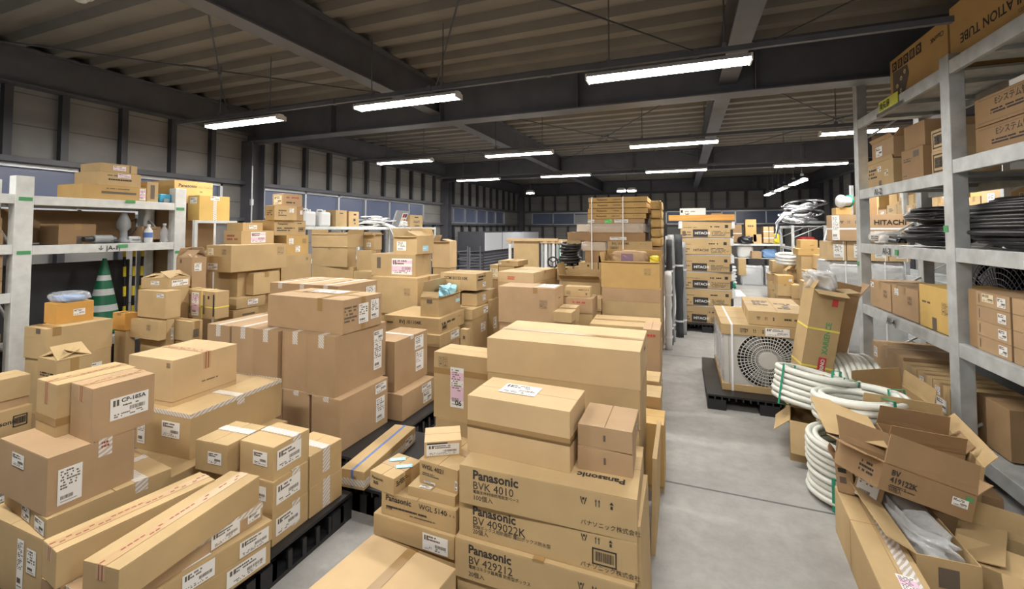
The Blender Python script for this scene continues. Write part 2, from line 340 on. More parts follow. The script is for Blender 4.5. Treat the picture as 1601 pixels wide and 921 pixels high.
def label_part(par, M, w, h, kind, r):
    pm = {'w': 'paper', 'p': 'paper', 'B': 'blue_paper', 'g': 'green_paper', 'y': 'beige_paper', 'v': 'paper'}[kind]
    o = MB().box(-w/2, w/2, -h/2, h/2, 0, .0006).build('label', MT[pm], par, M=M)
    m = MB(); t = .0011
    if kind == 'p':
        MB().box(-w/2, w/2, -h*.32, h*.02, .0004, .0009).box(-w/2, w/2, h*.18, h*.38, .0004, .0009).build('pink_field', MT['pink_paper'], o)
    if kind == 'B': m = lines_mb(w*.85, h*.5, 1, r, t)
    elif w > h*1.3:
        q = lines_mb(w*.5, h*(.34 if kind != 'v' else .12), 2 if kind != 'v' else 1, r, t); m.add([v+Vector((-.02*w, h*(.26 if kind != 'v' else .08), 0)) for v in q.v], q.f)
        m.box(-w*.43, -w*.37, h*.12, h*.4, 0, t); m.box(-w*.34, -w*.28, h*.12, h*.4, 0, t)
        bars_mb(m, w*.0, w*.42, -h*.2, -h*.02, r, t)
        q = lines_mb(w*.8, h*.2, 2, r, t, .5); m.add([v+Vector((0, -h*.33, 0)) for v in q.v], q.f)
    else:
        q = lines_mb(w*.8, h*.55, max(4, int(h/w*4)), r, t, .6); m.add([v+Vector((0, h*.18, 0)) for v in q.v], q.f)
        bars_mb(m, -w*.38, w*.15, -h*.36, -h*.26, r, t); m.box(-w*.38, w*.3, -h*.43, -h*.415, 0, t)
    if m.v: m.build('print', MT['fade_ink' if kind != 'B' else 'paper'], o)
    return o
def icon_mb(s):                                          # 2x2 care marks: glass, arrows, umbrella, no-stack
    m = MB(); t = .0007
    def fr(cx, cy):
        a = s*.21; b = s*.018
        m.box(cx-a, cx+a, cy+a-b, cy+a, 0, t).box(cx-a, cx+a, cy-a, cy-a+b, 0, t).box(cx-a, cx-a+b, cy-a, cy+a, 0, t).box(cx+a-b, cx+a, cy-a, cy+a, 0, t)
    q = s*.25
    for cx, cy in ((-q, q), (q, q), (-q, -q), (q, -q)): fr(cx, cy)
    a = s*.1
    m.add([(-q-a, q+a, t), (-q+a, q+a, t), (-q, q-a*.2, t)], [(0, 2, 1)]).box(-q-.01*s, -q+.01*s, q-a, q, 0, t).box(-q-a*.6, -q+a*.6, q-a*1.2, q-a, 0, t)
    for k in (-a*.7, a*.7):
        m.box(q+k-s*.012, q+k+s*.012, q-a, q+a*.3, 0, t).add([(q+k-a*.5, q+a*.2, t), (q+k+a*.5, q+a*.2, t), (q+k, q+a*1.2, t)], [(0, 1, 2)])
    m.add([(-q+a*1.2*math.cos(i*PI/8), -q+a*1.2*math.sin(i*PI/8), t) for i in range(9)], [tuple(range(9))]).box(-q-.01*s, -q+.01*s, -q-a, -q, 0, t)
    m.box(q-a, q+a, -q-a, -q-a*.2, 0, t).box(q-a*.2, q+a*.2, -q-a*.2, -q+a, 0, t)
    return m
def shift(m, x, y):
    for v in m.v: v.x += x; v.y += y
    return m
def care_row(s):                                          # hands, two arrows, umbrella in one line
    m = MB(); t = .0007
    for k in (-1, 1): m.add([(-s*1.6+k*s*.05, -s*.4, t), (-s*1.6+k*s*.15, -s*.4, t), (-s*1.6+k*s*.4, s*.4, t), (-s*1.6+k*s*.28, s*.4, t)], [(0, 1, 2, 3) if k > 0 else (3, 2, 1, 0)])
    m.box(-s*1.72, -s*1.48, s*.1, s*.35, 0, t)
    for k in (-.18, .18): m.box(k*s-s*.04, k*s+s*.04, -s*.4, s*.2, 0, t).add([(k*s-s*.12, s*.15, t), (k*s+s*.12, s*.15, t), (k*s, s*.42, t)], [(0, 1, 2)])
    m.box(s*1.45, s*1.7, -s*.4, -s*.05, 0, t).add([(s*1.35, s*.1, t), (s*1.8, s*.1, t), (s*1.575, s*.42, t)], [(0, 1, 2)])
    return m
def tape_mb(w, d, h, axis, tw, tail, off=0, t=.0007):
    m = MB(); c = off; h0 = h+.0014+(.0004 if axis == 'x' else 0)
    if axis == 'y':
        m.box(c-tw/2, c+tw/2, -d/2, d/2, h0, h0+t)
        for s_ in (-1, 1): m.box(c-tw/2, c+tw/2, min(s_*d/2, s_*(d/2+t)), max(s_*d/2, s_*(d/2+t)), h-tail, h+t)
    else:
        m.box(-w/2, w/2, c-tw/2, c+tw/2, h0, h0+t)
        for s_ in (-1, 1): m.box(min(s_*w/2, s_*(w/2+t)), max(s_*w/2, s_*(w/2+t)), c-tw/2, c+tw/2, h-tail, h+t)
    return m
TAPES = {'b': 'brown_tape', 'c': 'patterned_tape', 's': 'stitch_tape', 'u': 'blue_tape', 'w': 'white_band', 'y': 'yellow_band'}
INK = {'k': 'ink', 'f': 'fade_ink', 'r': 'red_ink', 'g': 'green_ink', 'e': 'dark_red_ink'}
def details(par, w, d, h, spec, r):
    for it in [s_ for s_ in spec.split(';') if s_]:
        p = it.split(':'); k = p[0]
        if k in ('tx', 'ty'):
            tail = float(p[2]) if len(p) > 2 and p[2] else .05; off = float(p[3]) if len(p) > 3 else 0
            ax = k[1]; tw = {'s': .045}.get(p[1], min(.05, .3*(w if ax == 'y' else d)))
            if h-tail < 0: tail = h*.96
            if p[1] in 'uw': tw = .016
            o = tape_mb(w, d, h, ax, tw, tail, off).build('tape', MT[TAPES[p[1]]], par)
            if p[1] == 's':
                m = MB(); L = d if ax == 'y' else w; n = int(L/.022)
                for i in range(n):
                    if r.random() < .8:
                        a = -L/2+(i+.1)*L/n; b = a+L/n*.7; c = off+r.choice((-.008, .008))
                        if ax == 'y': m.box(c-.003, c+.003, a, b, h+.0026, h+.003)
                        else: m.box(a, b, c-.003, c+.003, h+.0026, h+.003)
                for q in (-.008, .008):
                    if ax == 'y': m.box(off+q-.0025, off+q+.0025, -d/2-.0011, -d/2-.0007, h-tail, h)
                    else: m.box(w/2+.0007, w/2+.0011, off+q-.0025, off+q+.0025, h-tail, h)
                m.build('stitch_print', MT['dark_red_ink'], o)
        elif k == 'bx' or k == 'by':                      # band right round the carton
            off = float(p[2]) if len(p) > 2 else 0; t = .0012; bw = float(p[3]) if len(p) > 3 else .008; m = MB()
            if k == 'by':
                m.box(off-bw, off+bw, -d/2-t, d/2+t, h, h+t).box(off-bw, off+bw, -d/2-t, -d/2, 0, h+t).box(off-bw, off+bw, d/2, d/2+t, 0, h+t)
            else:
                m.box(-w/2-t, w/2+t, off-bw, off+bw, h, h+t).box(-w/2-t, -w/2, off-bw, off+bw, 0, h+t).box(w/2, w/2+t, off-bw, off+bw, 0, h+t)
            m.build('band', MT[TAPES[p[1]]], par)
        elif k == 'bz':                                   # horizontal band
            z = float(p[2])*h; t = .0012; bw = float(p[3]) if len(p) > 3 else .008
            MB().box(-w/2-t, w/2+t, -d/2-t, -d/2, z-bw, z+bw).box(w/2, w/2+t, -d/2, d/2, z-bw, z+bw).box(-w/2-t, -w/2, -d/2, d/2, z-bw, z+bw).box(-w/2, w/2, d/2, d/2+t, z-bw, z+bw).build('band' if p[1] != 'b' else 'tape', MT[TAPES[p[1]]], par)
        elif k == 'l':
            u, v = map(float, p[2].split(',')); lw, lh = map(float, p[3].split(',')); rot = float(p[5]) if len(p) > 5 else 0
            M, a, b = face_M(p[1], w, d, h, u, v, rot, .0016); label_part(par, M, lw*a, lh*b, p[4], r)
        elif k == 'm':
            u, v = map(float, p[2].split(',')); s_ = float(p[3]); M, a, b = face_M(p[1], w, d, h, u, v)
            icon_mb(s_).build('care_marks', MT[INK[p[4] if len(p) > 4 else 'f']], par, M=M)
        elif k == 'c':
            u, v = map(float, p[2].split(',')); s_ = float(p[3]); M, a, b = face_M(p[1], w, d, h, u, v)
            care_row(s_).build('care_marks', MT[INK[p[4] if len(p) > 4 else 'k']], par, M=M)
        elif k == 'p':
            u, v = map(float, p[2].split(',')); lw, lh = map(float, p[3].split(',')); M, a, b = face_M(p[1], w, d, h, u, v)
            rows = int(p[4]) if len(p) > 4 and p[4] else 2
            lines_mb(lw*a, lh*b, rows, r).build('printing', MT[INK[p[5] if len(p) > 5 else 'f']], par, M=M)
        elif k == 'k':                                    # black printed bar or block
            u, v = map(float, p[2].split(',')); lw, lh = map(float, p[3].split(',')); M, a, b = face_M(p[1], w, d, h, u, v)
            MB().box(-lw*a/2, lw*a/2, -lh*b/2, lh*b/2, 0, .0006).build('printed_block', MT[INK[p[4] if len(p) > 4 else 'k']], par, M=M)
        elif k == 'q':                                    # framed barcode
            u, v = map(float, p[2].split(',')); lw, lh = map(float, p[3].split(',')); M, a, b = face_M(p[1], w, d, h, u, v)
            X, Y = lw*a/2, lh*b/2; t = .0007; e = Y*.16; m = MB()
            m.box(-X, X, Y-e, Y, 0, t).box(-X, X, -Y, -Y+e, 0, t).box(-X, -X+e, -Y, Y, 0, t).box(X-e, X, -Y, Y, 0, t); bars_mb(m, -X*.75, X*.75, -Y*.55, Y*.6, r, t)
            m.build('barcode', MT['ink'], par, M=M)
        elif k == 'x':
            u, v = map(float, p[2].split(',')); s_ = float(p[3]); rot = float(p[6]) if len(p) > 6 and p[6] else 0
            col = p[5] if len(p) > 5 and p[5] else 'k'; bold = float(p[7]) if len(p) > 7 else 0
            M, a, b = face_M(p[1], w, d, h, u, v, rot, .003 if 'l:'+p[1]+':' in spec else .0008)
            o = bpy.data.objects.new('lettering', text_mesh(p[4], bold).copy()); C.objects.link(o); o.parent = par
            o.data.materials.clear(); o.data.materials.append(MT[INK[col] if col != 'W' else 'paper'])
            if col == 'W': M = M @ Matrix.Translation((0, 0, .001))
            o.matrix_local = M @ Matrix.Diagonal((s_, s_, s_, 1)).to_4x4() @ Matrix.Translation((0, 0, .0))
def closed_mb(w, d, h, r):                               # carton with two top flaps meeting in a seam
    m = MB(); t = .004; e = .0012
    lift = r.uniform(.0004, .0014)
    m.box(-w/2, w/2, -d/2, d/2, 0, h-t)
    if w <= d:
        for s_ in (-1, 1):
            a, b = sorted((s_*w/2, s_*e)); za, zb = (0, lift) if s_ < 0 else (lift, 0)
            m.add([(a, -d/2, h-t), (b, -d/2, h-t), (b, d/2, h-t), (a, d/2, h-t), (a, -d/2, h+za), (b, -d/2, h+zb), (b, d/2, h+zb), (a, d/2, h+za)], [(0,3,2,1),(4,5,6,7),(0,1,5,4),(1,2,6,5),(2,3,7,6),(3,0,4,7)])
    else:
        for s_ in (-1, 1):
            a, b = sorted((s_*d/2, s_*e)); za, zb = (0, lift) if s_ < 0 else (lift, 0)
            m.add([(-w/2, a, h-t), (w/2, a, h-t), (w/2, b, h-t), (-w/2, b, h-t), (-w/2, a, h+za), (w/2, a, h+za), (w/2, b, h+zb), (-w/2, b, h+zb)], [(0,3,2,1),(4,5,6,7),(0,1,5,4),(1,2,6,5),(2,3,7,6),(3,0,4,7)])
    return m
def flap_part(par, L, depth, M, mt, crumple=0, r=rnd):     # hinge along local x at y=0, extends +y
    n = 4; m = MB(); t = .004; vs = []
    for j in range(n+1):
        for i in (0, 1, 2):
            x = -L/2+L*i/2; ins = .006*j/n
            x += ins if i == 0 else (-ins if i == 2 else 0)
            z = crumple*(.12*j*j*.5+(.5 if i == 1 else 0))*(j > 0)
            vs.append((x, depth*j/n, z))
    k = len(vs); vs += [(a, b, c+t) for a, b, c in vs]
    fs = []
    for j in range(n):
        for i in (0, 1):
            a = j*3+i; fs += [(a, a+3, a+4, a+1), (k+a, k+a+1, k+a+4, k+a+3)]
    for j in range(n): fs += [(j*3, k+j*3, k+j*3+3, j*3+3), (j*3+2, j*3+5, k+j*3+5, k+j*3+2)]
    for i in (0, 1): fs += [(i, i+1, k+i+1, k+i), (n*3+i, k+n*3+i, k+n*3+i+1, n*3+i+1)]
    m.add(vs, fs, False)
    return m.build('flap', mt, par, M=M)
def open_carton(name, w, d, h, mt, flaps, fl=None, r=rnd, crumple=0):  # flaps: dict face -> opening angle (0 closed flat, 90 upright, 180 hanging)
    m = MB(); t = .005
    m.box(-w/2, w/2, -d/2, d/2, 0, t).box(-w/2, w/2, -d/2, -d/2+t, t, h).box(-w/2, w/2, d/2-t, d/2, t, h).box(-w/2, -w/2+t, -d/2+t, d/2-t, t, h).box(w/2-t, w/2, -d/2+t, d/2-t, t, h)
    o = m.build(name, mt)
    for f, ang in flaps.items():
        L = w if f in 'FB' else d; dep = fl if fl else min(w, d)/2
        if isinstance(ang, tuple): ang, dep = ang
        base = {'F': (0, -d/2, 0), 'B': (0, d/2, PI), 'R': (w/2, 0, PI/2), 'L': (-w/2, 0, -PI/2)}[f]
        M = Matrix.Translation((base[0], base[1], h)) @ Matrix.Rotation(base[2], 4, 'Z') @ Matrix.Rotation(math.radians(ang), 4, 'X')
        flap_part(o, L-.004, dep, M, mt, crumple, r)
    return o

# ------------------------------------------------------------------ cartons: centre x, y, base z, width, depth, height, turn in degrees
Q = {'e3': [-2.01, 1.742, 0.15, 0.25, 0.224, 0.147, 0.6],
     'e2': [-2.011, 1.741, 0.297, 0.25, 0.223, 0.162, 0.9],
     'e1': [-2.01, 1.752, 0.458, 0.23, 0.227, 0.164, 0.5],
     'e5': [-1.993, 1.982, 0.15, 0.23, 0.233, 0.157, -2.2],
     'e4': [-1.994, 1.981, 0.307, 0.228, 0.228, 0.169, -2.5],
     'e0': [-2.263, 1.697, 0.462, 0.218, 0.235, 0.15, 3.6],
     'd2': [-1.993, 1.226, 0.15, 0.3, 0.7, 0.104, -6.0],
     'd1': [-1.99, 1.283, 0.254, 0.3, 0.6, 0.089, -7.4],
     'cc': [-1.965, 1.243, 0.344, 0.2, 0.62, 0.077, -2.7],
     'b2': [-1.921, 1.239, 0.42, 0.171, 0.596, 0.121, 6.6],
     'b1': [-2.121, 1.183, 0.42, 0.13, 0.528, 0.13, -7.6],
     'K5': [-2.697, 1.623, 0.15, 0.5, 1.2, 0.286, -0.0],
     'K4': [-2.656, 1.278, 0.436, 0.5, 0.445, 0.079, -6.7],
     'K3': [-2.667, 1.195, 0.515, 0.44, 0.306, 0.239, -2.5],
     'K1': [-2.541, 1.3, 0.754, 0.198, 0.241, 0.237, -3.8],
     'K2': [-2.756, 1.302, 0.754, 0.207, 0.302, 0.236, -4.1],
     'D2': [-2.767, 1.951, 0.436, 0.441, 0.62, 0.242, 3.0],
     'D1': [-2.948, 1.883, 0.678, 0.387, 0.405, 0.265, 2.2],
     'Bl1': [-2.364, 2.737, 0.15, 0.271, 0.532, 0.36, -2.4],
     'Bu1': [-2.424, 2.766, 0.51, 0.268, 0.572, 0.43, 0.7],
     'B6l': [-2.125, 3.113, 0.15, 0.19, 0.384, 0.309, -0.0],
     'B6u': [-2.16, 3.068, 0.459, 0.22, 0.483, 0.384, 0.0],
     'M': [-2.669, 2.771, 0.94, 0.774, 0.421, 0.247, -1.9],
     'N3': [-2.949, 3.325, 0.94, 0.282, 0.53, 0.264, -0.0],
     'N2': [-3.225, 3.325, 0.94, 0.27, 0.53, 0.264, 0.0],
     'N1': [-3.49, 3.325, 0.94, 0.259, 0.53, 0.264, 0.0],
     'strap': [-1.892, 2.481, 0.15, 0.165, 0.63, 0.107, 5.3],
     'F1': [-0.578, 2.067, 0.46, 0.782, 0.457, 0.168, 1.5],
     'F2': [-0.577, 2.055, 0.305, 0.79, 0.44, 0.155, 0.1],
     'F3': [-0.586, 2.043, 0.135, 0.789, 0.44, 0.17, 0.2],
     'F4': [-0.725, 2.089, 0.628, 0.512, 0.288, 0.267, -1.8],
     'F6': [-0.335, 2.094, 0.628, 0.24, 0.2, 0.103, 1.9],
     'F5': [-0.331, 2.127, 0.731, 0.239, 0.266, 0.094, -0.6],
     'F7': [-0.678, 2.779, 0.829, 0.907, 0.55, 0.207, 0.5],
     'F8': [-0.677, 2.754, 0.619, 0.901, 0.5, 0.21, 0.3],
     'F10': [-1.44, 2.859, 0.381, 0.421, 0.232, 0.454, -1.9],
     'F11': [-1.433, 2.94, 0.031, 0.4, 0.4, 0.35, -0.0],
     'F15': [-1.209, 2.118, 0.28, 0.422, 0.5, 0.108, -0.5],
     'F17': [-1.224, 2.079, 0.177, 0.464, 0.45, 0.103, -1.5],
     'F18': [-1.221, 1.575, -0.043, 0.485, 0.45, 0.25, -5.6],
     'F16': [-1.151, 2.065, 0.388, 0.262, 0.35, 0.047, 0.7],
     'F12': [-1.114, 2.074, 0.435, 0.229, 0.3, 0.111, -6.1],
     'F13': [-1.192, 2.077, 0.545, 0.187, 0.17, 0.078, 30.3],
     'F14': [-1.407, 1.97, 0.388, 0.164, 0.202, 0.082, -8.4],
     'G6': [-0.594, 5.69, 0.993, 0.685, 0.4, 0.323, -1.6],
     'G7': [-0.586, 5.7, 0.841, 0.677, 0.5, 0.151, -0.0],
     'G8': [-0.587, 5.7, 0.68, 0.676, 0.5, 0.161, -0.0],
     'G9': [-0.589, 5.7, 0.522, 0.676, 0.5, 0.158, -0.0],
     'G10': [-0.549, 4.666, 0.567, 0.666, 0.5, 0.2, 2.8],
     'G10b': [-0.259, 4.126, 0.428, 0.139, 0.35, 0.423, 0.5],
     'G1': [-1.54, 4.578, 0.711, 0.626, 0.352, 0.382, 0.4],
     'G2a': [-1.123, 4.401, 0.778, 0.189, 0.2, 0.101, 0.3],
     'G2b': [-1.131, 4.632, 0.733, 0.178, 0.2, 0.153, 1.1],
     'G3': [-1.128, 5.074, 0.933, 0.287, 0.14, 0.112, 1.6],
     'G4': [-1.091, 5.079, 0.766, 0.298, 0.35, 0.165, 1.6],
     'G5': [-1.307, 6.144, 0.787, 0.554, 0.4, 0.244, 0.0],
     'G6b': [-0.974, 5.6, 0.71, 0.092, 0.4, 0.151, 0.1],
     'H1': [-0.33, 3.705, 0.431, 0.3, 0.25, 0.11, 0.0],
     'H2': [-0.31, 3.445, 0.347, 0.3, 0.25, 0.168, 0.0],
     'H3': [-0.278, 3.185, 0.039, 0.3, 0.25, 0.396, -0.0],
     'C1': [-3.285, 4.777, 0.674, 0.672, 0.515, 0.442, -0.0],
     'C2': [-3.394, 4.834, 1.116, 0.62, 0.42, 0.276, 4.5],
     'C3': [-3.227, 4.854, 1.392, 0.349, 0.384, 0.226, -0.5],
     'C5': [-2.633, 4.196, 0.639, 0.657, 0.575, 0.159, 1.4],
     'C6': [-2.473, 4.106, 0.519, 0.4, 0.438, 0.121, 0.2],
     'C4': [-2.462, 4.243, 0.799, 0.209, 0.542, 0.197, 3.5],
     'C7': [-2.486, 4.906, 0.982, 0.492, 0.433, 0.197, -2.3],
     'C8': [-2.357, 4.985, 0.801, 0.204, 0.568, 0.142, 0.7],
     'C9a': [-2.374, 4.743, 0.678, 0.3, 0.446, 0.116, 0.1],
     'C10': [-2.273, 5.137, 0.367, 0.1, 0.278, 0.459, -2.4],
     'C11': [-2.008, 3.932, 0.564, 0.079, 0.064, 0.157, -0.4],
     'C12': [-4.767, 5.168, 1.445, 0.664, 0.337, 0.193, -0.0],
     'C13': [-4.744, 5.261, 1.155, 0.337, 0.122, 0.272, 0.2],
     'C14': [-4.745, 5.275, 0.996, 0.72, 0.5, 0.168, 4.2],
     'C15': [-4.384, 5.49, 1.395, 0.193, 0.18, 0.218, 0.1],
     'C16': [-4.22, 5.149, 1.123, 0.259, 0.097, 0.279, 0.2],
     'C17': [-4.08, 5.1, 1.022, 0.305, 0.4, 0.106, 0.1],
     'C18': [-3.381, 5.911, 1.129, 0.297, 0.221, 0.391, 0.2],
     'C20': [-2.378, 6.227, 1.165, 0.31, 0.452, 0.076, 0.4],
     'C21': [-2.001, 5.804, 1.015, 0.508, 0.842, 0.131, -3.6],
     'C22': [-2.598, 6.15, 0.966, 0.134, 0.3, 0.211, -0.0],
     'L4': [-4.227, 3.304, 1.285, 0.354, 0.636, 0.261, -0.0],
     'L5': [-4.382, 3.436, 1.545, 0.259, 0.395, 0.142, 0.6],
     'L6': [-4.473, 3.451, 1.687, 0.245, 0.238, 0.086, 0.1],
     'L1a': [-4.993, 3.408, 1.799, 0.192, 0.341, 0.276, -1.0],
     'L10': [-4.401, 3.915, 1.405, 0.4, 0.319, 0.228, 0.4],
     'L9': [-4.461, 3.886, 1.633, 0.35, 0.448, 0.173, 0.5],
     'L8': [-4.32, 3.783, 1.806, 0.148, 0.299, 0.165, -1.6],
     'L7': [-4.388, 3.927, 1.971, 0.22, 0.234, 0.148, -9.9],
     'L11': [-4.373, 3.859, 1.104, 0.45, 0.419, 0.306, -0.6],
     'L12': [-4.31, 2.786, 1.139, 0.217, 0.132, 0.296, 0.8],
     'L14': [-4.127, 2.413, 0.966, 0.352, 0.121, 0.224, 0.9],
     'L13': [-4.276, 2.551, 1.19, 0.289, 0.201, 0.086, 11.5],
     'L15': [-4.137, 2.34, 0.801, 0.375, 0.059, 0.153, 0.0],
     'L17': [-4.405, 2.316, 0.86, 0.17, 0.09, 0.141, 0.0],
     'L20': [-3.909, 2.484, 0.781, 0.319, 0.088, 0.163, 0.0],
     'L21': [-4.005, 2.716, 0.921, 0.451, 0.126, 0.243, 0.0],
     'O2': [-4.34, 1.929, 0.777, 0.264, 0.401, 0.218, 2.2],
     'O1': [-4.41, 1.95, 0.995, 0.19, 0.218, 0.151, -2.9],
     'O4': [-3.607, 1.584, 0.609, 0.215, 0.169, 0.3, -0.7],
     'O5': [-3.686, 1.173, 0.728, 0.189, 0.5, 0.124, -1.9],
     'r0': [-0.862, 6.8, 2.094, 0.821, 0.8, 0.068, 0.0],
     'r1': [-0.862, 6.8, 2.01, 0.803, 0.8, 0.075, 0.0],
     'r2': [-0.863, 6.8, 1.931, 0.839, 0.8, 0.071, 0.0],
     'r3': [-0.877, 6.8, 1.856, 0.813, 0.8, 0.069, 0.0],
     's0': [-0.886, 6.775, 1.791, 0.796, 0.75, 0.061, 0.0],
     's1': [-0.882, 6.75, 1.652, 0.75, 0.7, 0.137, 0.0],
     's2': [-0.893, 6.775, 1.53, 0.822, 0.75, 0.122, 0.0],
     's3': [-0.696, 6.7, 1.405, 0.611, 0.6, 0.131, 0.0],
     's4': [-1.191, 6.7, 1.39, 0.323, 0.6, 0.132, 0.0],
     's5': [-1.187, 6.7, 1.223, 0.277, 0.6, 0.17, 0.0],
     's6': [-1.281, 6.65, 0.978, 0.279, 0.5, 0.246, 0.0],
     's7': [-0.849, 6.7, 0.99, 0.567, 0.6, 0.336, 0.0],
     'q0': [-1.555, 7.1, 1.525, 0.318, 0.4, 0.133, 0.0],
     'q1': [-1.483, 7.15, 1.667, 0.196, 0.3, 0.113, 0.0],
     'q2': [-1.611, 7.05, 1.453, 0.227, 0.3, 0.072, 0.0],
     'q3': [-1.684, 6.775, 0.923, 0.24, 0.35, 0.209, 0.0],
     'q4': [-1.434, 6.65, 0.964, 0.154, 0.3, 0.183, 0.0],
     't0': [1.599, 15.675, 1.3, 0.251, 0.35, 0.553, 0.0],
     't1': [1.98, 15.675, 1.324, 0.298, 0.35, 0.686, 0.0],
     't2': [2.154, 15.675, 1.266, 0.226, 0.35, 0.287, 0.0],
     't3': [2.388, 15.675, 1.289, 0.137, 0.35, 0.501, 0.0],
     't4': [2.534, 15.675, 1.291, 0.119, 0.35, 0.499, 0.0],
     't5': [1.759, 15.675, 1.262, 0.178, 0.35, 0.17, 0.0],
     'u0': [2.087, 15.375, 0.818, 0.256, 0.35, 0.216, 0.0],
     'u1': [1.69, 15.375, 0.302, 0.209, 0.35, 0.511, 0.0],
     'v0': [2.042, 12.6, 0.428, 0.163, 0.4, 0.19, 0.0],
     'v1': [2.036, 12.5, 0.254, 0.161, 0.4, 0.189, 0.0],
     'v2': [2.08, 11.4, 0.502, 0.301, 0.4, 0.187, 0.0],
     'v3': [2.069, 11.4, 0.251, 0.289, 0.4, 0.258, 0.0],
     'v4': [2.277, 11.2, 0.238, 0.209, 0.4, 0.276, 0.0],
     'v5': [2.333, 12.0, 0.534, 0.239, 0.4, 0.209, 0.0],
     'v6': [2.539, 11.95, 0.543, 0.173, 0.3, 0.206, 0.0],
     'v7': [2.508, 10.85, 0.537, 0.327, 0.5, 0.317, 0.0],
     'v8': [2.21, 12.85, 0.632, 0.287, 0.5, 0.288, 0.0],
     'v9': [2.472, 12.65, 0.874, 0.33, 0.5, 0.219, 0.0],
     'va': [2.667, 12.05, 0.792, 0.319, 0.5, 0.337, 0.0],
     'vb': [2.588, 11.45, 1.14, 0.523, 0.5, 0.142, 0.0],
     'vc': [2.534, 11.4, 1.279, 0.315, 0.4, 0.195, 0.0],
     'vd': [2.737, 11.1, 1.295, 0.233, 0.4, 0.187, 0.0],
     've': [2.664, 11.0, 0.878, 0.155, 0.4, 0.291, 0.0],
     'vf': [2.38, 8.8, 1.383, 0.223, 0.4, 0.136, 0.0],
     'vg': [2.298, 10.4, 0.305, 0.18, 0.4, 0.378, 0.0],
     'w0': [2.401, 7.575, 1.544, 0.849, 0.35, 0.361, 0.0]}
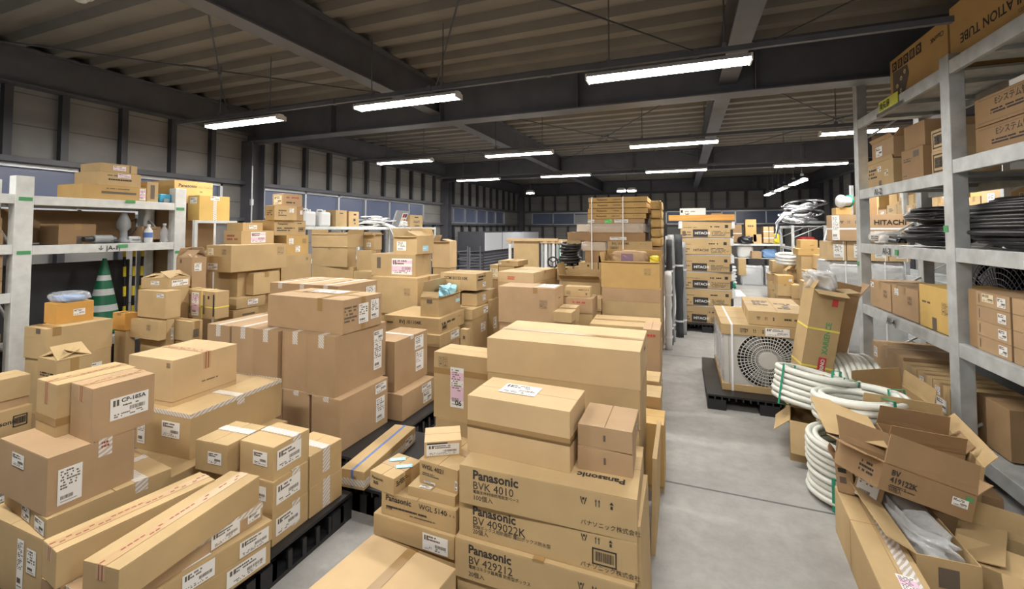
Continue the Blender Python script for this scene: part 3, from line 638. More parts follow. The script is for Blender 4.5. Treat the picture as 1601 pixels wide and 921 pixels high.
FILL = [['L7', -4.388, 3.996, 1.806, 0.241, 0.115, 0.165, 0],
        ['L1a', -4.993, 3.41, 1.439, 0.182, 0.324, 0.36, 0],
        ['L1a', -4.993, 3.41, 1.079, 0.174, 0.324, 0.36, 0],
        ['L1a', -4.993, 3.41, 0.72, 0.166, 0.324, 0.36, 0],
        ['L1a', -4.993, 3.41, 0.36, 0.158, 0.324, 0.36, 0],
        ['L1a', -4.993, 3.41, 0.0, 0.15, 0.324, 0.36, 0],
        ['C12', -4.767, 5.103, 1.164, 0.648, 0.184, 0.281, 0],
        ['s3', -0.696, 6.702, 1.326, 0.595, 0.58, 0.079, 0],
        ['C15', -4.384, 5.492, 1.164, 0.177, 0.16, 0.231, 0],
        ['vf', 2.38, 8.802, 1.037, 0.207, 0.38, 0.346, 0],
        ['vf', 2.38, 8.802, 0.692, 0.199, 0.38, 0.346, 0],
        ['vf', 2.38, 8.802, 0.346, 0.191, 0.38, 0.346, 0],
        ['vf', 2.38, 8.802, 0.0, 0.183, 0.38, 0.346, 0],
        ['vd', 2.796, 11.054, 0.971, 0.1, 0.284, 0.324, 0],
        ['vd', 2.796, 11.054, 0.647, 0.092, 0.284, 0.324, 0],
        ['vd', 2.796, 11.054, 0.324, 0.084, 0.284, 0.324, 0],
        ['vd', 2.796, 11.054, 0.0, 0.076, 0.284, 0.324, 0],
        ['L4', -4.227, 3.306, 0.964, 0.338, 0.616, 0.321, 0],
        ['L4', -4.227, 3.306, 0.642, 0.33, 0.616, 0.321, 0],
        ['L4', -4.227, 3.306, 0.321, 0.322, 0.616, 0.321, 0],
        ['L4', -4.227, 3.306, -0.0, 0.314, 0.616, 0.321, 0],
        ['L13', -4.276, 2.565, 0.793, 0.307, 0.169, 0.397, 0],
        ['L13', -4.276, 2.565, 0.397, 0.299, 0.169, 0.397, 0],
        ['L13', -4.276, 2.565, -0.0, 0.291, 0.169, 0.397, 0],
        ['C20', -2.406, 6.229, 0.777, 0.242, 0.434, 0.388, 0],
        ['C20', -2.406, 6.229, 0.388, 0.234, 0.434, 0.388, 0],
        ['C20', -2.406, 6.229, -0.0, 0.226, 0.434, 0.388, 0],
        ['vb', 2.614, 11.452, 0.76, 0.456, 0.48, 0.38, 0],
        ['vb', 2.614, 11.452, 0.38, 0.448, 0.48, 0.38, 0],
        ['vb', 2.614, 11.452, 0.0, 0.44, 0.48, 0.38, 0],
        ['L12', -4.323, 2.788, 0.759, 0.177, 0.115, 0.38, 0],
        ['L12', -4.323, 2.788, 0.38, 0.169, 0.115, 0.38, 0],
        ['L12', -4.323, 2.788, 0.0, 0.161, 0.115, 0.38, 0],
        ['C18', -3.381, 5.913, 0.753, 0.282, 0.202, 0.376, 0],
        ['C18', -3.381, 5.913, 0.376, 0.274, 0.202, 0.376, 0],
        ['C18', -3.381, 5.913, -0.0, 0.266, 0.202, 0.376, 0],
        ['L11', -4.373, 3.861, 0.736, 0.438, 0.404, 0.368, 0],
        ['L11', -4.373, 3.861, 0.368, 0.43, 0.404, 0.368, 0],
        ['L11', -4.373, 3.861, -0.0, 0.422, 0.404, 0.368, 0],
        ['C17', -4.08, 5.102, 0.681, 0.29, 0.381, 0.341, 0],
        ['C17', -4.08, 5.102, 0.341, 0.282, 0.381, 0.341, 0],
        ['C17', -4.08, 5.102, 0.0, 0.274, 0.381, 0.341, 0],
        ['C21', -2.001, 5.806, 0.677, 0.544, 0.852, 0.338, 0],
        ['C21', -2.001, 5.806, 0.338, 0.536, 0.852, 0.338, 0],
        ['C21', -2.001, 5.806, -0.0, 0.528, 0.852, 0.338, 0],
        ['C14', -4.745, 5.277, 0.664, 0.739, 0.531, 0.332, 0],
        ['C14', -4.745, 5.277, 0.332, 0.731, 0.531, 0.332, 0],
        ['C14', -4.745, 5.277, -0.0, 0.723, 0.531, 0.332, 0],
        ['s7', -0.849, 6.702, 0.66, 0.551, 0.58, 0.33, 0],
        ['s7', -0.849, 6.702, 0.33, 0.543, 0.58, 0.33, 0],
        ['s7', -0.849, 6.702, -0.0, 0.535, 0.58, 0.33, 0],
        ['C7', -2.63, 4.908, 0.655, 0.204, 0.432, 0.327, 0],
        ['C7', -2.63, 4.908, 0.327, 0.196, 0.432, 0.327, 0],
        ['C7', -2.63, 4.908, 0.0, 0.188, 0.432, 0.327, 0],
        ['s6', -1.281, 6.652, 0.652, 0.263, 0.48, 0.326, 0],
        ['s6', -1.281, 6.652, 0.326, 0.255, 0.48, 0.326, 0],
        ['s6', -1.281, 6.652, -0.0, 0.247, 0.48, 0.326, 0],
        ['C22', -2.598, 6.152, 0.644, 0.118, 0.28, 0.322, 0],
        ['C22', -2.598, 6.152, 0.322, 0.11, 0.28, 0.322, 0],
        ['C22', -2.598, 6.152, -0.0, 0.102, 0.28, 0.322, 0],
        ['L14', -4.127, 2.405, 0.644, 0.338, 0.062, 0.322, 0],
        ['L14', -4.127, 2.405, 0.322, 0.33, 0.062, 0.322, 0],
        ['L14', -4.127, 2.405, -0.0, 0.322, 0.062, 0.322, 0],
        ['M', -2.81, 2.773, 0.545, 0.489, 0.426, 0.395, 0],
        ['M', -2.81, 2.773, 0.15, 0.481, 0.426, 0.395, 0],
        ['N3', -2.949, 3.327, 0.545, 0.266, 0.51, 0.395, 0],
        ['N3', -2.949, 3.327, 0.15, 0.258, 0.51, 0.395, 0],
        ['N2', -3.225, 3.327, 0.545, 0.254, 0.51, 0.395, 0],
        ['N2', -3.225, 3.327, 0.15, 0.246, 0.51, 0.395, 0],
        ['N1', -3.49, 3.327, 0.545, 0.243, 0.51, 0.395, 0],
        ['N1', -3.49, 3.327, 0.15, 0.235, 0.51, 0.395, 0],
        ['L21', -4.005, 2.718, 0.614, 0.435, 0.106, 0.307, 0],
        ['L21', -4.005, 2.718, 0.307, 0.427, 0.106, 0.307, 0],
        ['L21', -4.005, 2.718, 0.0, 0.419, 0.106, 0.307, 0],
        ['v9', 2.493, 12.652, 0.583, 0.272, 0.48, 0.291, 0],
        ['v9', 2.493, 12.652, 0.291, 0.264, 0.48, 0.291, 0],
        ['v9', 2.493, 12.652, 0.0, 0.256, 0.48, 0.291, 0],
        ['L17', -4.405, 2.318, 0.573, 0.154, 0.07, 0.287, 0],
        ['L17', -4.405, 2.318, 0.287, 0.146, 0.07, 0.287, 0],
        ['L17', -4.405, 2.318, -0.0, 0.138, 0.07, 0.287, 0],
        ['va', 2.724, 12.052, 0.396, 0.189, 0.48, 0.396, 0],
        ['va', 2.724, 12.052, 0.0, 0.181, 0.48, 0.396, 0],
        ['G5', -1.307, 6.146, 0.394, 0.538, 0.38, 0.394, 0],
        ['G5', -1.307, 6.146, 0.0, 0.53, 0.38, 0.394, 0],
        ['L20', -3.909, 2.486, 0.391, 0.303, 0.068, 0.391, 0],
        ['L20', -3.909, 2.486, 0.0, 0.295, 0.068, 0.391, 0],
        ['G2a', -1.123, 4.403, 0.389, 0.174, 0.181, 0.389, 0],
        ['G2a', -1.123, 4.403, 0.0, 0.166, 0.181, 0.389, 0],
        ['O2', -4.34, 1.931, 0.389, 0.263, 0.391, 0.389, 0],
        ['O2', -4.34, 1.931, 0.0, 0.255, 0.391, 0.389, 0],
        ['G4', -1.091, 5.081, 0.383, 0.292, 0.338, 0.383, 0],
        ['G4', -1.091, 5.081, 0.0, 0.284, 0.338, 0.383, 0],
        ['G2b', -1.131, 4.634, 0.366, 0.166, 0.183, 0.366, 0],
        ['G2b', -1.131, 4.634, 0.0, 0.158, 0.183, 0.366, 0],
        ['O5', -3.686, 1.175, 0.364, 0.189, 0.486, 0.364, 0],
        ['O5', -3.686, 1.175, 0.0, 0.181, 0.486, 0.364, 0],
        ['G1', -1.54, 4.58, 0.355, 0.612, 0.336, 0.355, 0],
        ['G1', -1.54, 4.58, 0.0, 0.604, 0.336, 0.355, 0],
        ['G6b', -0.974, 5.602, 0.355, 0.077, 0.38, 0.355, 0],
        ['G6b', -0.974, 5.602, 0.0, 0.069, 0.38, 0.355, 0],
        ['C9a', -2.374, 4.745, 0.339, 0.285, 0.427, 0.339, 0],
        ['C9a', -2.374, 4.745, 0.0, 0.277, 0.427, 0.339, 0],
        ['C1', -3.285, 4.779, 0.337, 0.656, 0.495, 0.337, 0],
        ['C1', -3.285, 4.779, 0.0, 0.648, 0.495, 0.337, 0],
        ['v8', 2.236, 12.852, 0.316, 0.218, 0.48, 0.316, 0],
        ['v8', 2.236, 12.852, 0.0, 0.21, 0.48, 0.316, 0],
        ['F8', -0.677, 2.756, 0.309, 0.888, 0.485, 0.309, 0],
        ['F8', -0.677, 2.756, 0.0, 0.88, 0.485, 0.309, 0],
        ['O4', -3.607, 1.586, 0.304, 0.201, 0.152, 0.304, 0],
        ['O4', -3.607, 1.586, 0.0, 0.193, 0.152, 0.304, 0],
        ['G10', -0.549, 4.668, 0.283, 0.674, 0.512, 0.283, 0],
        ['G10', -0.549, 4.668, 0.0, 0.666, 0.512, 0.283, 0],
        ['v6', 2.539, 11.952, 0.272, 0.157, 0.28, 0.272, 0],
        ['v6', 2.539, 11.952, 0.0, 0.149, 0.28, 0.272, 0],
        ['v7', 2.524, 10.852, 0.269, 0.278, 0.48, 0.269, 0],
        ['v7', 2.524, 10.852, 0.0, 0.27, 0.48, 0.269, 0],
        ['v5', 2.333, 12.002, 0.267, 0.223, 0.38, 0.267, 0],
        ['v5', 2.333, 12.002, 0.0, 0.215, 0.38, 0.267, 0],
        ['G9', -0.589, 5.702, 0.261, 0.66, 0.48, 0.261, 0],
        ['G9', -0.589, 5.702, 0.0, 0.652, 0.48, 0.261, 0],
        ['C6', -2.473, 4.108, 0.26, 0.386, 0.419, 0.26, 0],
        ['C6', -2.473, 4.108, 0.0, 0.378, 0.419, 0.26, 0],
        ['e0', -2.263, 1.708, 0.15, 0.216, 0.209, 0.312, 0],
        ['H1', -0.33, 3.707, 0.215, 0.284, 0.23, 0.215, 0],
        ['H1', -0.33, 3.707, 0.0, 0.276, 0.23, 0.215, 0],
        ['G10b', -0.259, 4.128, 0.214, 0.126, 0.331, 0.214, 0],
        ['G10b', -0.259, 4.128, 0.0, 0.118, 0.331, 0.214, 0],
        ['b1', -2.148, 1.185, 0.343, 0.129, 0.521, 0.077, 0],
        ['C10', -2.273, 5.139, 0.0, 0.096, 0.262, 0.367, 0],
        ['H2', -0.31, 3.447, 0.0, 0.284, 0.23, 0.347, 0],
        ['vg', 2.298, 10.402, 0.0, 0.164, 0.38, 0.305, 0],
        ['v1', 2.036, 12.502, 0.0, 0.145, 0.38, 0.254, 0],
        ['v3', 2.05, 11.402, 0.0, 0.236, 0.38, 0.251, 0],
        ['v4', 2.277, 11.202, 0.0, 0.193, 0.38, 0.238, 0],
        ['F17', -1.224, 2.081, 0.0, 0.46, 0.442, 0.177, 0],
        ['F3', -0.586, 2.045, 0.0, 0.775, 0.423, 0.135, 0],
        ['H3', -0.278, 3.187, 0.0, 0.284, 0.23, 0.039, 0],
        ['F11', -1.433, 2.942, 0.0, 0.384, 0.38, 0.031, 0]]

GP = {'P1': 'cartons on the pallet nearest the camera', 'P2': 'tall taped brown cartons on the second pallet', 'F': 'lighting equipment cartons stacked in the middle', 'G': 'cartons along the aisle', 'C': 'cartons piled in the middle of the store',
      'L': 'cartons piled before the wall rack', 'R': 'flat cartons strapped in the tall stack', 'T': 'cartons on the far bench', 'V': 'cartons heaped at the far end of the aisle'}
TORD = ['first', 'second', 'third', 'fourth', 'fifth', 'sixth']
T = {}
def c(key, tone, label, det='', grp=None, short=None, op=None, name='carton'): T[key] = (tone, label, det, grp, short, op, name)
# near pallet
c('K3','b','large brown carton with big white waybill on its long side, under the two taped boxes','l:F:.42,.75:.25,.24:w;l:R:.24,.42:.26,.62:w;tx:c:.075:.04;p:R:.64,.9:.12,.14:2:e','P1','large waybill carton')
c('K4','k','flat tan carton with clear patterned tape under the large waybill carton','ty:c:.03;tx:c:.05:.1;l:F:.55,.5:.18,.7:w;l:F:.86,.45:.2,.7:w','P1')
c('K5','k','long tan carton at pallet level with a tall paper slip on its end','l:F:.68,.5:.1,.72:w;l:F:.85,.62:.14,.34:w','P1')
c('K1','b','brown carton with white CP-185A label on its long side','ty:s:.07;l:R:.58,.5:.62,.42:v;x:R:.44,.60:.026:CP-185A:k::1','P1')
c('K2','k','plain tan carton with stitched red tape beside the CP-185A carton','ty:s:.10;bz:b:.28:.018','P1')
c('b2','k','long narrow tan carton with a red-stitched tape line, outermost on the pallet','ty:s:.05','P1')
c('b1','k','long narrow tan carton with red-stitched tape and crushed near end','ty:s:.05','P1','crushed-end long carton')
c('cc','b','slim long carton edged with patterned tape under the red-stitched carton','tx:c:.03:.1;bz:c:.86:.012;l:R:.72,.5:.2,.8:w;l:R:.93,.5:.1,.5:w','P1')
c('d1','k','shallow carton with folded white paper label, low at the pallet edge','l:R:.86,.45:.22,.75:w;l:R:.48,.5:.2,.8:w;l:T:.8,.48:.3,.18:w','P1')
c('d2','k','shallow carton at the bottom edge of the pallet below the folded label','l:R:.84,.5:.25,.7:w','P1')
for k_, q_ in (('e1', 'topmost of three'), ('e2', 'middle one of three'), ('e3', 'lowest of three')):
    c(k_,'k','small tan carton with waybill on its side, '+q_+' at the pallet edge','l:F:.62,.6:.42,.42:w;tx:c:.12:.03;l:R:.42,.55:.66,.58:w','P1')
c('e0','k','small tan carton with patterned tape beside the top waybill carton, two labels','l:F:.62,.5:.42,.4:w;tx:c:.03:.03;l:R:.7,.45:.38,.6:w','P1','small two-label pallet carton')
c('e4','k','small tan carton with wide patterned tape, upper of two at the pallet corner','tx:c:.13','P1')
c('e5','k','small tan carton with wide patterned tape, lower of two at the pallet corner','tx:c:.15','P1')
c('D2','k','long tan carton edged with patterned tape under the large square carton','l:F:.12,.5:.14,.7:w;l:F:.66,.6:.32,.36:w;tx:c:.05:.0;bz:c:.97:.012','P1')
c('D1','p','large square tan carton with seam tape, standing on the long patterned-tape carton','tx:s:.10;m:F:.9,.88:.03;p:R:.55,.35:.25,.05:1;bz:b:.1:.001','P1')
# tall brown cartons
for i in range(5):
    T['Bu%d' % (i+1)] = ('b', 'tall brown carton in the upper row, '+('outermost with two white labels', 'second from the aisle', 'middle one of five', 'fourth from the aisle', 'farthest from the aisle')[i],
                         'ty:c:.09'+(';l:R:.83,.78:.2,.2:w;l:R:.82,.42:.17,.5:w;k:R:.8,.28:.1,.04' if i == 0 else '')+';bz:c:.0:.001', 'P2', 'upper tall brown row' if i == 0 else None, None, 'carton')
    T['Bl%d' % (i+1)] = ('b', 'tall brown carton in the lower row, '+('outermost with waybill on its side', 'second from the aisle', 'middle one of five', 'fourth from the aisle', 'farthest from the aisle')[i],
                         'ty:c:.03'+(';l:R:.83,.85:.25,.2:w;l:R:.82,.4:.2,.5:w' if i == 0 else ''), 'P2', None, None, 'carton')
c('B6u','b','brown carton behind the upper row with patterned tape and two side labels','tx:c:.03;l:R:.72,.8:.28,.28:w;l:R:.74,.4:.25,.42:w','P2')
c('B6l','b','brown carton low behind the tall rows with two labels on its side','l:R:.72,.78:.3,.28:w;l:R:.75,.38:.26,.45:w','P2')
c('M','b','wide brown carton with a long white paper on top, lying on the tall brown row','ty:b:.09:.16;l:R:.5,.5:.25,.6:w;l:R:.8,.55:.22,.6:w;l:T:.45,.72:.4,.3:w;p:R:.18,.55:.3,.5:5;c:R:.86,.85:.02;p:T:.25,.6:.2,.3:2;bx:b:.0:.022','P2','wide brown carton')
for i in (1, 2, 3):
    c('N%d' % i,'b','tall brown carton top behind the wide brown carton, '+('farthest from the aisle', 'middle one of three', 'nearest the aisle')[i-1],'ty:c:.05;p:T:.3,.5:.1,.5:8'+(';l:R:.82,.62:.25,.4:w' if i == 3 else ''),'P2','carton behind the wide brown one '+'abc'[i-1] if 0 else 'rear row carton '+('far end', 'middle', 'near end')[i-1])
c('strap','k','long carton bound with a blue strap on a low pallet between the stacks','ty:u:.1;m:F:.6,.6:.02;l:R:.85,.4:.15,.6:w;bz:c:.35:.02',None)
# middle stack
c('F1','k','wide Panasonic BVK 4010 carton, topmost of the printed cartons','x:F:.085,.70:.055:Panasonic:k::1.3;x:F:.085,.44:.048:BVK 4010;x:F:.087,.335:.017:電路支持材接続用固定ベース;x:F:.087,.16:.028:100個入;x:F:.71,.17:.024:パナソニック株式会社;c:F:.80,.74:.036;x:T:.93,.27:.052:Panasonic:k:180:1.3;x:T:.945,.5:.043:BVK 4010:k:180;x:T:.10,.36:.03:◈:k','F')
c('F2','k','wide Panasonic BV 409022K carton with a framed barcode, under the BVK 4010 one','x:F:.085,.68:.053:Panasonic:k::1.3;x:F:.085,.40:.050:BV 409022K;x:F:.087,.29:.019:配線ボックス用防雨形 露出ボックス防水型;x:F:.087,.14:.026:20個入;x:F:.71,.08:.024:パナソニック株式会社;c:F:.80,.83:.034;q:F:.835,.42:.125,.42','F')
c('F3','k','wide Panasonic BV 429212 carton, lowest printed one in view','x:F:.085,.70:.052:Panasonic:k::1.3;x:F:.085,.43:.048:BV 429212;x:F:.087,.32:.018:電線コネクタ器具類 防雨型ボックス;x:F:.087,.12:.026:20個入;c:F:.80,.70:.034;ty:b:.01','F','printed Panasonic cartons')
c('F4','p','tan carton with white slip on top and brown tape round its middle','l:T:.42,.55:.37,.42:w;bz:b:.50:.017;bz:b:.46:.006','F')
c('F5','b','small plain brown carton, upper of the two at the stack corner','p:F:.5,.5:.04,.5:1;l:R:.6,.6:.12,.2:w','F')
c('F6','b','small plain brown carton, lower of the two at the stack corner','p:F:.5,.5:.04,.5:1','F')
c('F7','p','very wide plain carton with glossy tape along its top, highest in the middle stack','tx:b:.05;k:R:.6,.7:.12,.1','F')
c('F8','k','very wide plain carton directly beneath the topmost wide carton','','F','wide plain cartons')
c('F10','k','tall tan carton with pink and white delivery slip beside the middle stack','l:F:.45,.5:.25,.6:p;x:F:.42,.235:.05:06:k::1;m:F:.18,.86:.075;bz:b:.72:.02','F')
c('F11','k','plain tan carton under the pink-slip carton','','F','pink-slip carton')
c('F12','k','Panasonic WGL 4021 carton with tape along its top','tx:b:.03;x:F:.07,.68:.030:WGL 4021:k::.6;p:F:.3,.45:.45,.16:2;l:F:.28,.12:.3,.1:w;l:F:.97,.35:.06,.4:w','F')
c('F13','p','small white-labelled carton tilted on top of the WGL 4021 carton','l:F:.5,.48:.88,.7:w;k:F:.35,.86:.55,.12','F')
c('F14','k','small Panasonic carton with two light blue stickers on its top','x:F:.08,.6:.02:Panasonic:k::.6;p:R:.3,.6:.45,.35:3:k;l:T:.3,.72:.5,.16:B:40;l:T:.78,.55:.5,.16:B:40;bx:b:.0:.02;p:F:.3,.4:.3,.2:2:k','F')
c('F15','k','Panasonic WGL 5140 carton with bold black lettering','x:F:.06,.68:.038:Panasonic:k::1.2;x:F:.52,.68:.034:WGL 5140:k::.5;p:F:.35,.42:.55,.14:1:k;p:F:.6,.25:.4,.08:1;x:F:.06,.3:.02:20個;c:F:.93,.75:.012','F')
c('F16','k','flat carton with a white slip, lying on the WGL 5140 carton','l:T:.35,.05:.25,.06:w','F')
c('F17','k','wide carton with a white Panasonic WGL label under the WGL 5140 carton','l:F:.78,.45:.3,.75:w','F','white WGL label carton')
c('F18','p','wide light tan carton top with brown tape, nearest the camera by the middle stack','ty:b:.05','F')
# stacks toward the aisle
c('G1','b','brown carton with care marks and a white paper on its top corner','ty:b:.06:.1;m:F:.8,.56:.09;l:T:.82,.5:.28,.7:w;l:R:.5,.3:.3,.2:w;k:R:.5,.7:.2,.02','G','care-mark carton')
c('G2a','k','small upright carton standing before the taller pair member','','G','small front upright')
c('G2b','k','small upright carton standing behind its shorter twin','','G','small rear upright')
c('G3','k','carton with small square marks behind the brown care-mark carton','m:F:.12,.4:.05;p:F:.7,.7:.5,.18:1;k:F:.85,.3:.06,.2:f','G')
c('G4','b','brown carton with red handling marks beneath the square-marked carton','p:F:.5,.72:.5,.2:1:r;p:F:.3,.3:.3,.15:1:r','G','red-mark carton')
c('G5','k','half-open carton behind the red-mark carton, its flaps standing','','G','half-open carton',{'F':(150,.12),'B':(80,.1),'R':(110,.2),'L':(100,.2)})
c('G6','o','large yellow-tan carton on the aisle stack holding brown wrapped goods','m:F:.8,.62:.085','G',None,{'F':(170,.02),'B':(60,.14),'R':(100,.08),'L':(95,.1)})
c('G7','b','plain flat carton directly under the open yellow-tan carton','','G')
c('G8','k','plain flat carton two below the open yellow-tan carton','','G')
c('G9','k','plain flat carton three below the open yellow-tan carton','','G','plain flat aisle cartons')
c('G6b','k','narrow carton squeezed against the aisle stack','','G','narrow squeezed carton')
c('G10','k','wide flat-topped carton behind the widest plain carton','tx:b:.04','G','wide carton by the aisle')
c('G10b','b','brown carton end with small red marks at the aisle edge','p:F:.5,.88:.5,.08:1:r','G','red-marked end carton')
c('H1','k','small carton at the aisle edge, highest of three stepping down','l:F:.75,.3:.2,.3:w','G','highest aisle-edge carton')
c('H2','k','small carton at the aisle edge with dark round mark','k:F:.85,.4:.12,.2:f','G','marked aisle-edge carton')
c('H3','o','tall tan carton standing on the aisle floor at the stack foot','','G','tall aisle-foot carton')
# middle piles
c('C1','k','large tan carton with care marks under the pink-slip carton','m:F:.78,.62:.09;bx:b:.0:.02','C','large care-mark carton')
c('C2','k','tan carton with a pink and white delivery slip across its front','l:F:.7,.45:.46,.72:p;k:F:.17,.6:.09,.5:f;tx:b:.05','C','pink delivery slip carton')
c('C3','k','opened carton with turquoise sticker sitting tilted on the pink-slip carton','l:F:.35,.45:.4,.5:w;l:R:.5,.3:.35,.3:B','C',None,{'F':(178,.02),'B':(70,.1),'R':(20,.16),'L':(100,.1)})
c('C4','k','opened carton holding packing paper, one side sticker, flaps up','l:R:.85,.55:.2,.2:B;k:F:.5,.8:.3,.2:f','C',None,{'F':(70,.06),'B':(85,.12),'R':(150,.04),'L':(75,.16)})
c('C5','k','wide carton printed BVJ on two sides','x:F:.28,.55:.05:BVJ 101104K:k::.8;p:F:.1,.55:.14,.2:1:k;p:R:.35,.6:.5,.25:1:k;c:R:.8,.7:.02;q:R:.2,.35:.18,.35','C')
c('C6','k','carton with blue and white label under the BVJ carton','l:R:.72,.55:.4,.6:w','C','blue label carton')
c('C7','k','long carton printed YCM with black lettering and white sticker','x:F:.1,.62:.05:YCM 0115110K:k::.8;tx:b:.05;p:R:.3,.7:.45,.35:2:k;l:R:.45,.3:.18,.28:w','C','YCM carton')
c('C8','k','carton with a white triangle sticker under the YCM carton','l:R:.35,.55:.14,.5:w','C')
c('C9a','k','carton with white corner label, topmost of a labelled stack','l:R:.82,.5:.28,.6:w','C','labelled stack top')
c('C10','k','tall narrow carton standing at the back of the labelled stack','l:R:.6,.35:.3,.3:w','C','tall narrow carton')
c('C11','k','small upright carton with a round mark standing beside the labelled stack','k:F:.5,.5:.3,.2:f','C')
c('C12','k','wide opened carton on top of the rear pile, one end crushed','','C',None,{'F':(179,.01),'B':(88,.02),'R':(100,.06),'L':(85,.06)})
c('C13','d','brown carton with tape and paper slip in the rear pile','l:F:.35,.5:.3,.2:w;ty:b:.06','C','rear pile taped carton')
c('C13b','d','brown carton with a white label in the rear pile','l:F:.3,.4:.6,.3:w','C','rear pile label carton')
c('C14','k','wide plain carton low in the rear pile','','C','wide rear pile carton')
c('C15','k','small opened carton with white slip, flaps hanging','l:F:.5,.35:.4,.3:w','C','small opened carton',{'F':(165,.07),'B':(85,.04),'R':(150,.05),'L':(80,.05)})
c('C16','k','plain upright carton beside the pink-slip carton','','C')
c('C17','k','shallow plain carton beside the large care-mark carton','','C','shallow plain carton')
c('C18','p','opened tall carton standing alone before the mesh trolley','','C','tall carton before the trolley',{'F':(172,.05),'R':(10,.14),'L':(60,.1)})
c('C19','k','flat carton with folded flaps before the dark slatted base','ty:b:.03','C','flat folded carton')
c('C20','k','small flat carton set on top of the long carton with red arrow mark','l:F:.1,.5:.12,.3:w;ty:b:.03','C','small flat carton')
c('C21','p','long flat carton with a red arrow mark on its front','p:F:.38,.4:.2,.4:2:r;tx:b:.04','C','red arrow carton')
c('C22','k','small carton with pale label behind the red arrow carton','l:F:.5,.45:.9,.6:y','C','pale label carton')
# before the wall rack
c('L4','k','big carton with red warning label and care marks, high before the wall rack','l:F:.28,.2:.4,.24:w;p:F:.28,.2:.34,.18:1:r;l:F:.2,.76:.22,.25:y;m:F:.72,.75:.06;m:R:.88,.72:.085','L','big red-warning carton')
c('L1a','y','film-covered tan carton standing on the white metal frame beyond the wall rack','l:F:.5,.8:.6,.25:w;l:R:.5,.9:.3,.15:w;bx:c:.0:.02','L')
c('L5','k','carton with a square pink slip on top of the big red-warning carton','l:R:.5,.5:.45,.8:p;p:F:.5,.5:.6,.5:2:e','L')
c('L6','k','small carton with a white slip, topmost above the square pink slip','l:R:.5,.45:.4,.5:w','L')
c('L7','b','small carton printed with red characters, topmost of the leaning stack','p:R:.5,.7:.7,.22:1:e;p:R:.5,.3:.7,.2:1:k;l:F:.5,.5:.7,.7:y','L','topmost red-lettered carton')
c('L8','k','carton with small white slip and dark print, second of the leaning stack','l:R:.76,.7:.2,.3:w;p:R:.35,.5:.35,.5:3:f;p:F:.5,.5:.6,.4:3','L')
c('L9','k','Panasonic carton with a black nameplate print, third of the leaning stack','x:R:.1,.7:.035:Panasonic:k::1;p:R:.35,.4:.55,.3:2:k;q:R:.85,.4:.2,.3;p:R:.8,.8:.25,.12:1:k','L')
c('L10','o','yellow-tan carton with white slips under the Panasonic carton','l:R:.2,.7:.2,.3:w;l:R:.5,.3:.2,.3:w;m:R:.8,.7:.06','L')
c('L11','k','large plain carton at the foot of the leaning stack','m:R:.85,.82:.035','L','large plain carton')
c('L12','b','half-open brown carton with two paper slips below the big red-warning carton','l:R:.4,.72:.5,.25:w;k:F:.3,.9:.12,.12:f','L','half-open slip carton',{'F':(40,.1),'B':(70,.1),'R':(20,.08),'L':(60,.1)})
c('L13','k','low carton with two white labels and bulging lid','l:F:.5,.55:.3,.4:w;l:R:.5,.5:.8,.6:w','L','two-label low carton',{'F':(12,.1),'B':(15,.1),'R':(25,.12),'L':(8,.12)})
c('L14','k','square tan carton with small white sticker under the bulging-lid carton','l:F:.82,.84:.25,.14:w','L','square sticker carton')
c('L15','k','square tan carton with printed care marks on its front','m:F:.66,.62:.05','L','lower care-mark carton')
c('L17','O','small orange-tan carton, upper beside the care-mark carton','ty:b:.02','L','small orange carton')
c('L20','k','crumpled carton with worn black print, before the yellow-strapped cartons','k:R:.4,.4:.5,.4:f;bx:b:.0:.02','L','crumpled carton')
for i, lb in enumerate(('edge one with black stripes', 'middle one with a square pink-white slip', 'end one with black lettering')):
    c('Y%d' % i,'k','upright carton bound in yellow strapping, '+lb,('by:y:0:.006;' if i == 0 else '')+'bz:y:.42:.006'+(';l:F:.3,.5:.5,.85:p;by:y:.05:.006;k:F:.5,.82:.1,.08' if i == 1 else '')+(';k:F:.84,.5:.16,.8;k:F:.3,.78:.16,.12' if i == 2 else ';k:F:.9,.5:.12,.7:f'),'L','strapped upright '+('edge', 'middle', 'end')[i])
c('O1','O','orange carton with white label under a plastic-wrapped bundle','l:R:.6,.5:.32,.32:w','L')
c('O2','k','long tan carton beneath the orange carton at the rack post','tx:b:.06:-.14;bz:b:.0:.001;k:F:.65,.9:.2,.16:f','L','long tan rack-side carton')
c('O4','k','opened carton with sagging lid and black print before the long tan carton','p:F:.5,.7:.7,.1:2:k;p:F:.5,.45:.5,.1:1:k;k:F:.75,.5:.25,.12:f;k:R:.2,.6:.08,.3:f;bx:b:0:.02','L','sagging lid carton',{'F':(20,.12),'B':(20,.12),'R':(30,.13),'L':(12,.12)})
c('O5','k','taped tan carton low beside the wall rack at the picture edge','k:R:.62,.7:.25,.3:f','L','taped edge carton')
c('O6','k','Panasonic carton low beside the wall rack with black print','x:R:.6,.5:.035:Panasonic:k::1;p:R:.5,.5:.4,.4:2;q:R:.9,.55:.12,.4','L')
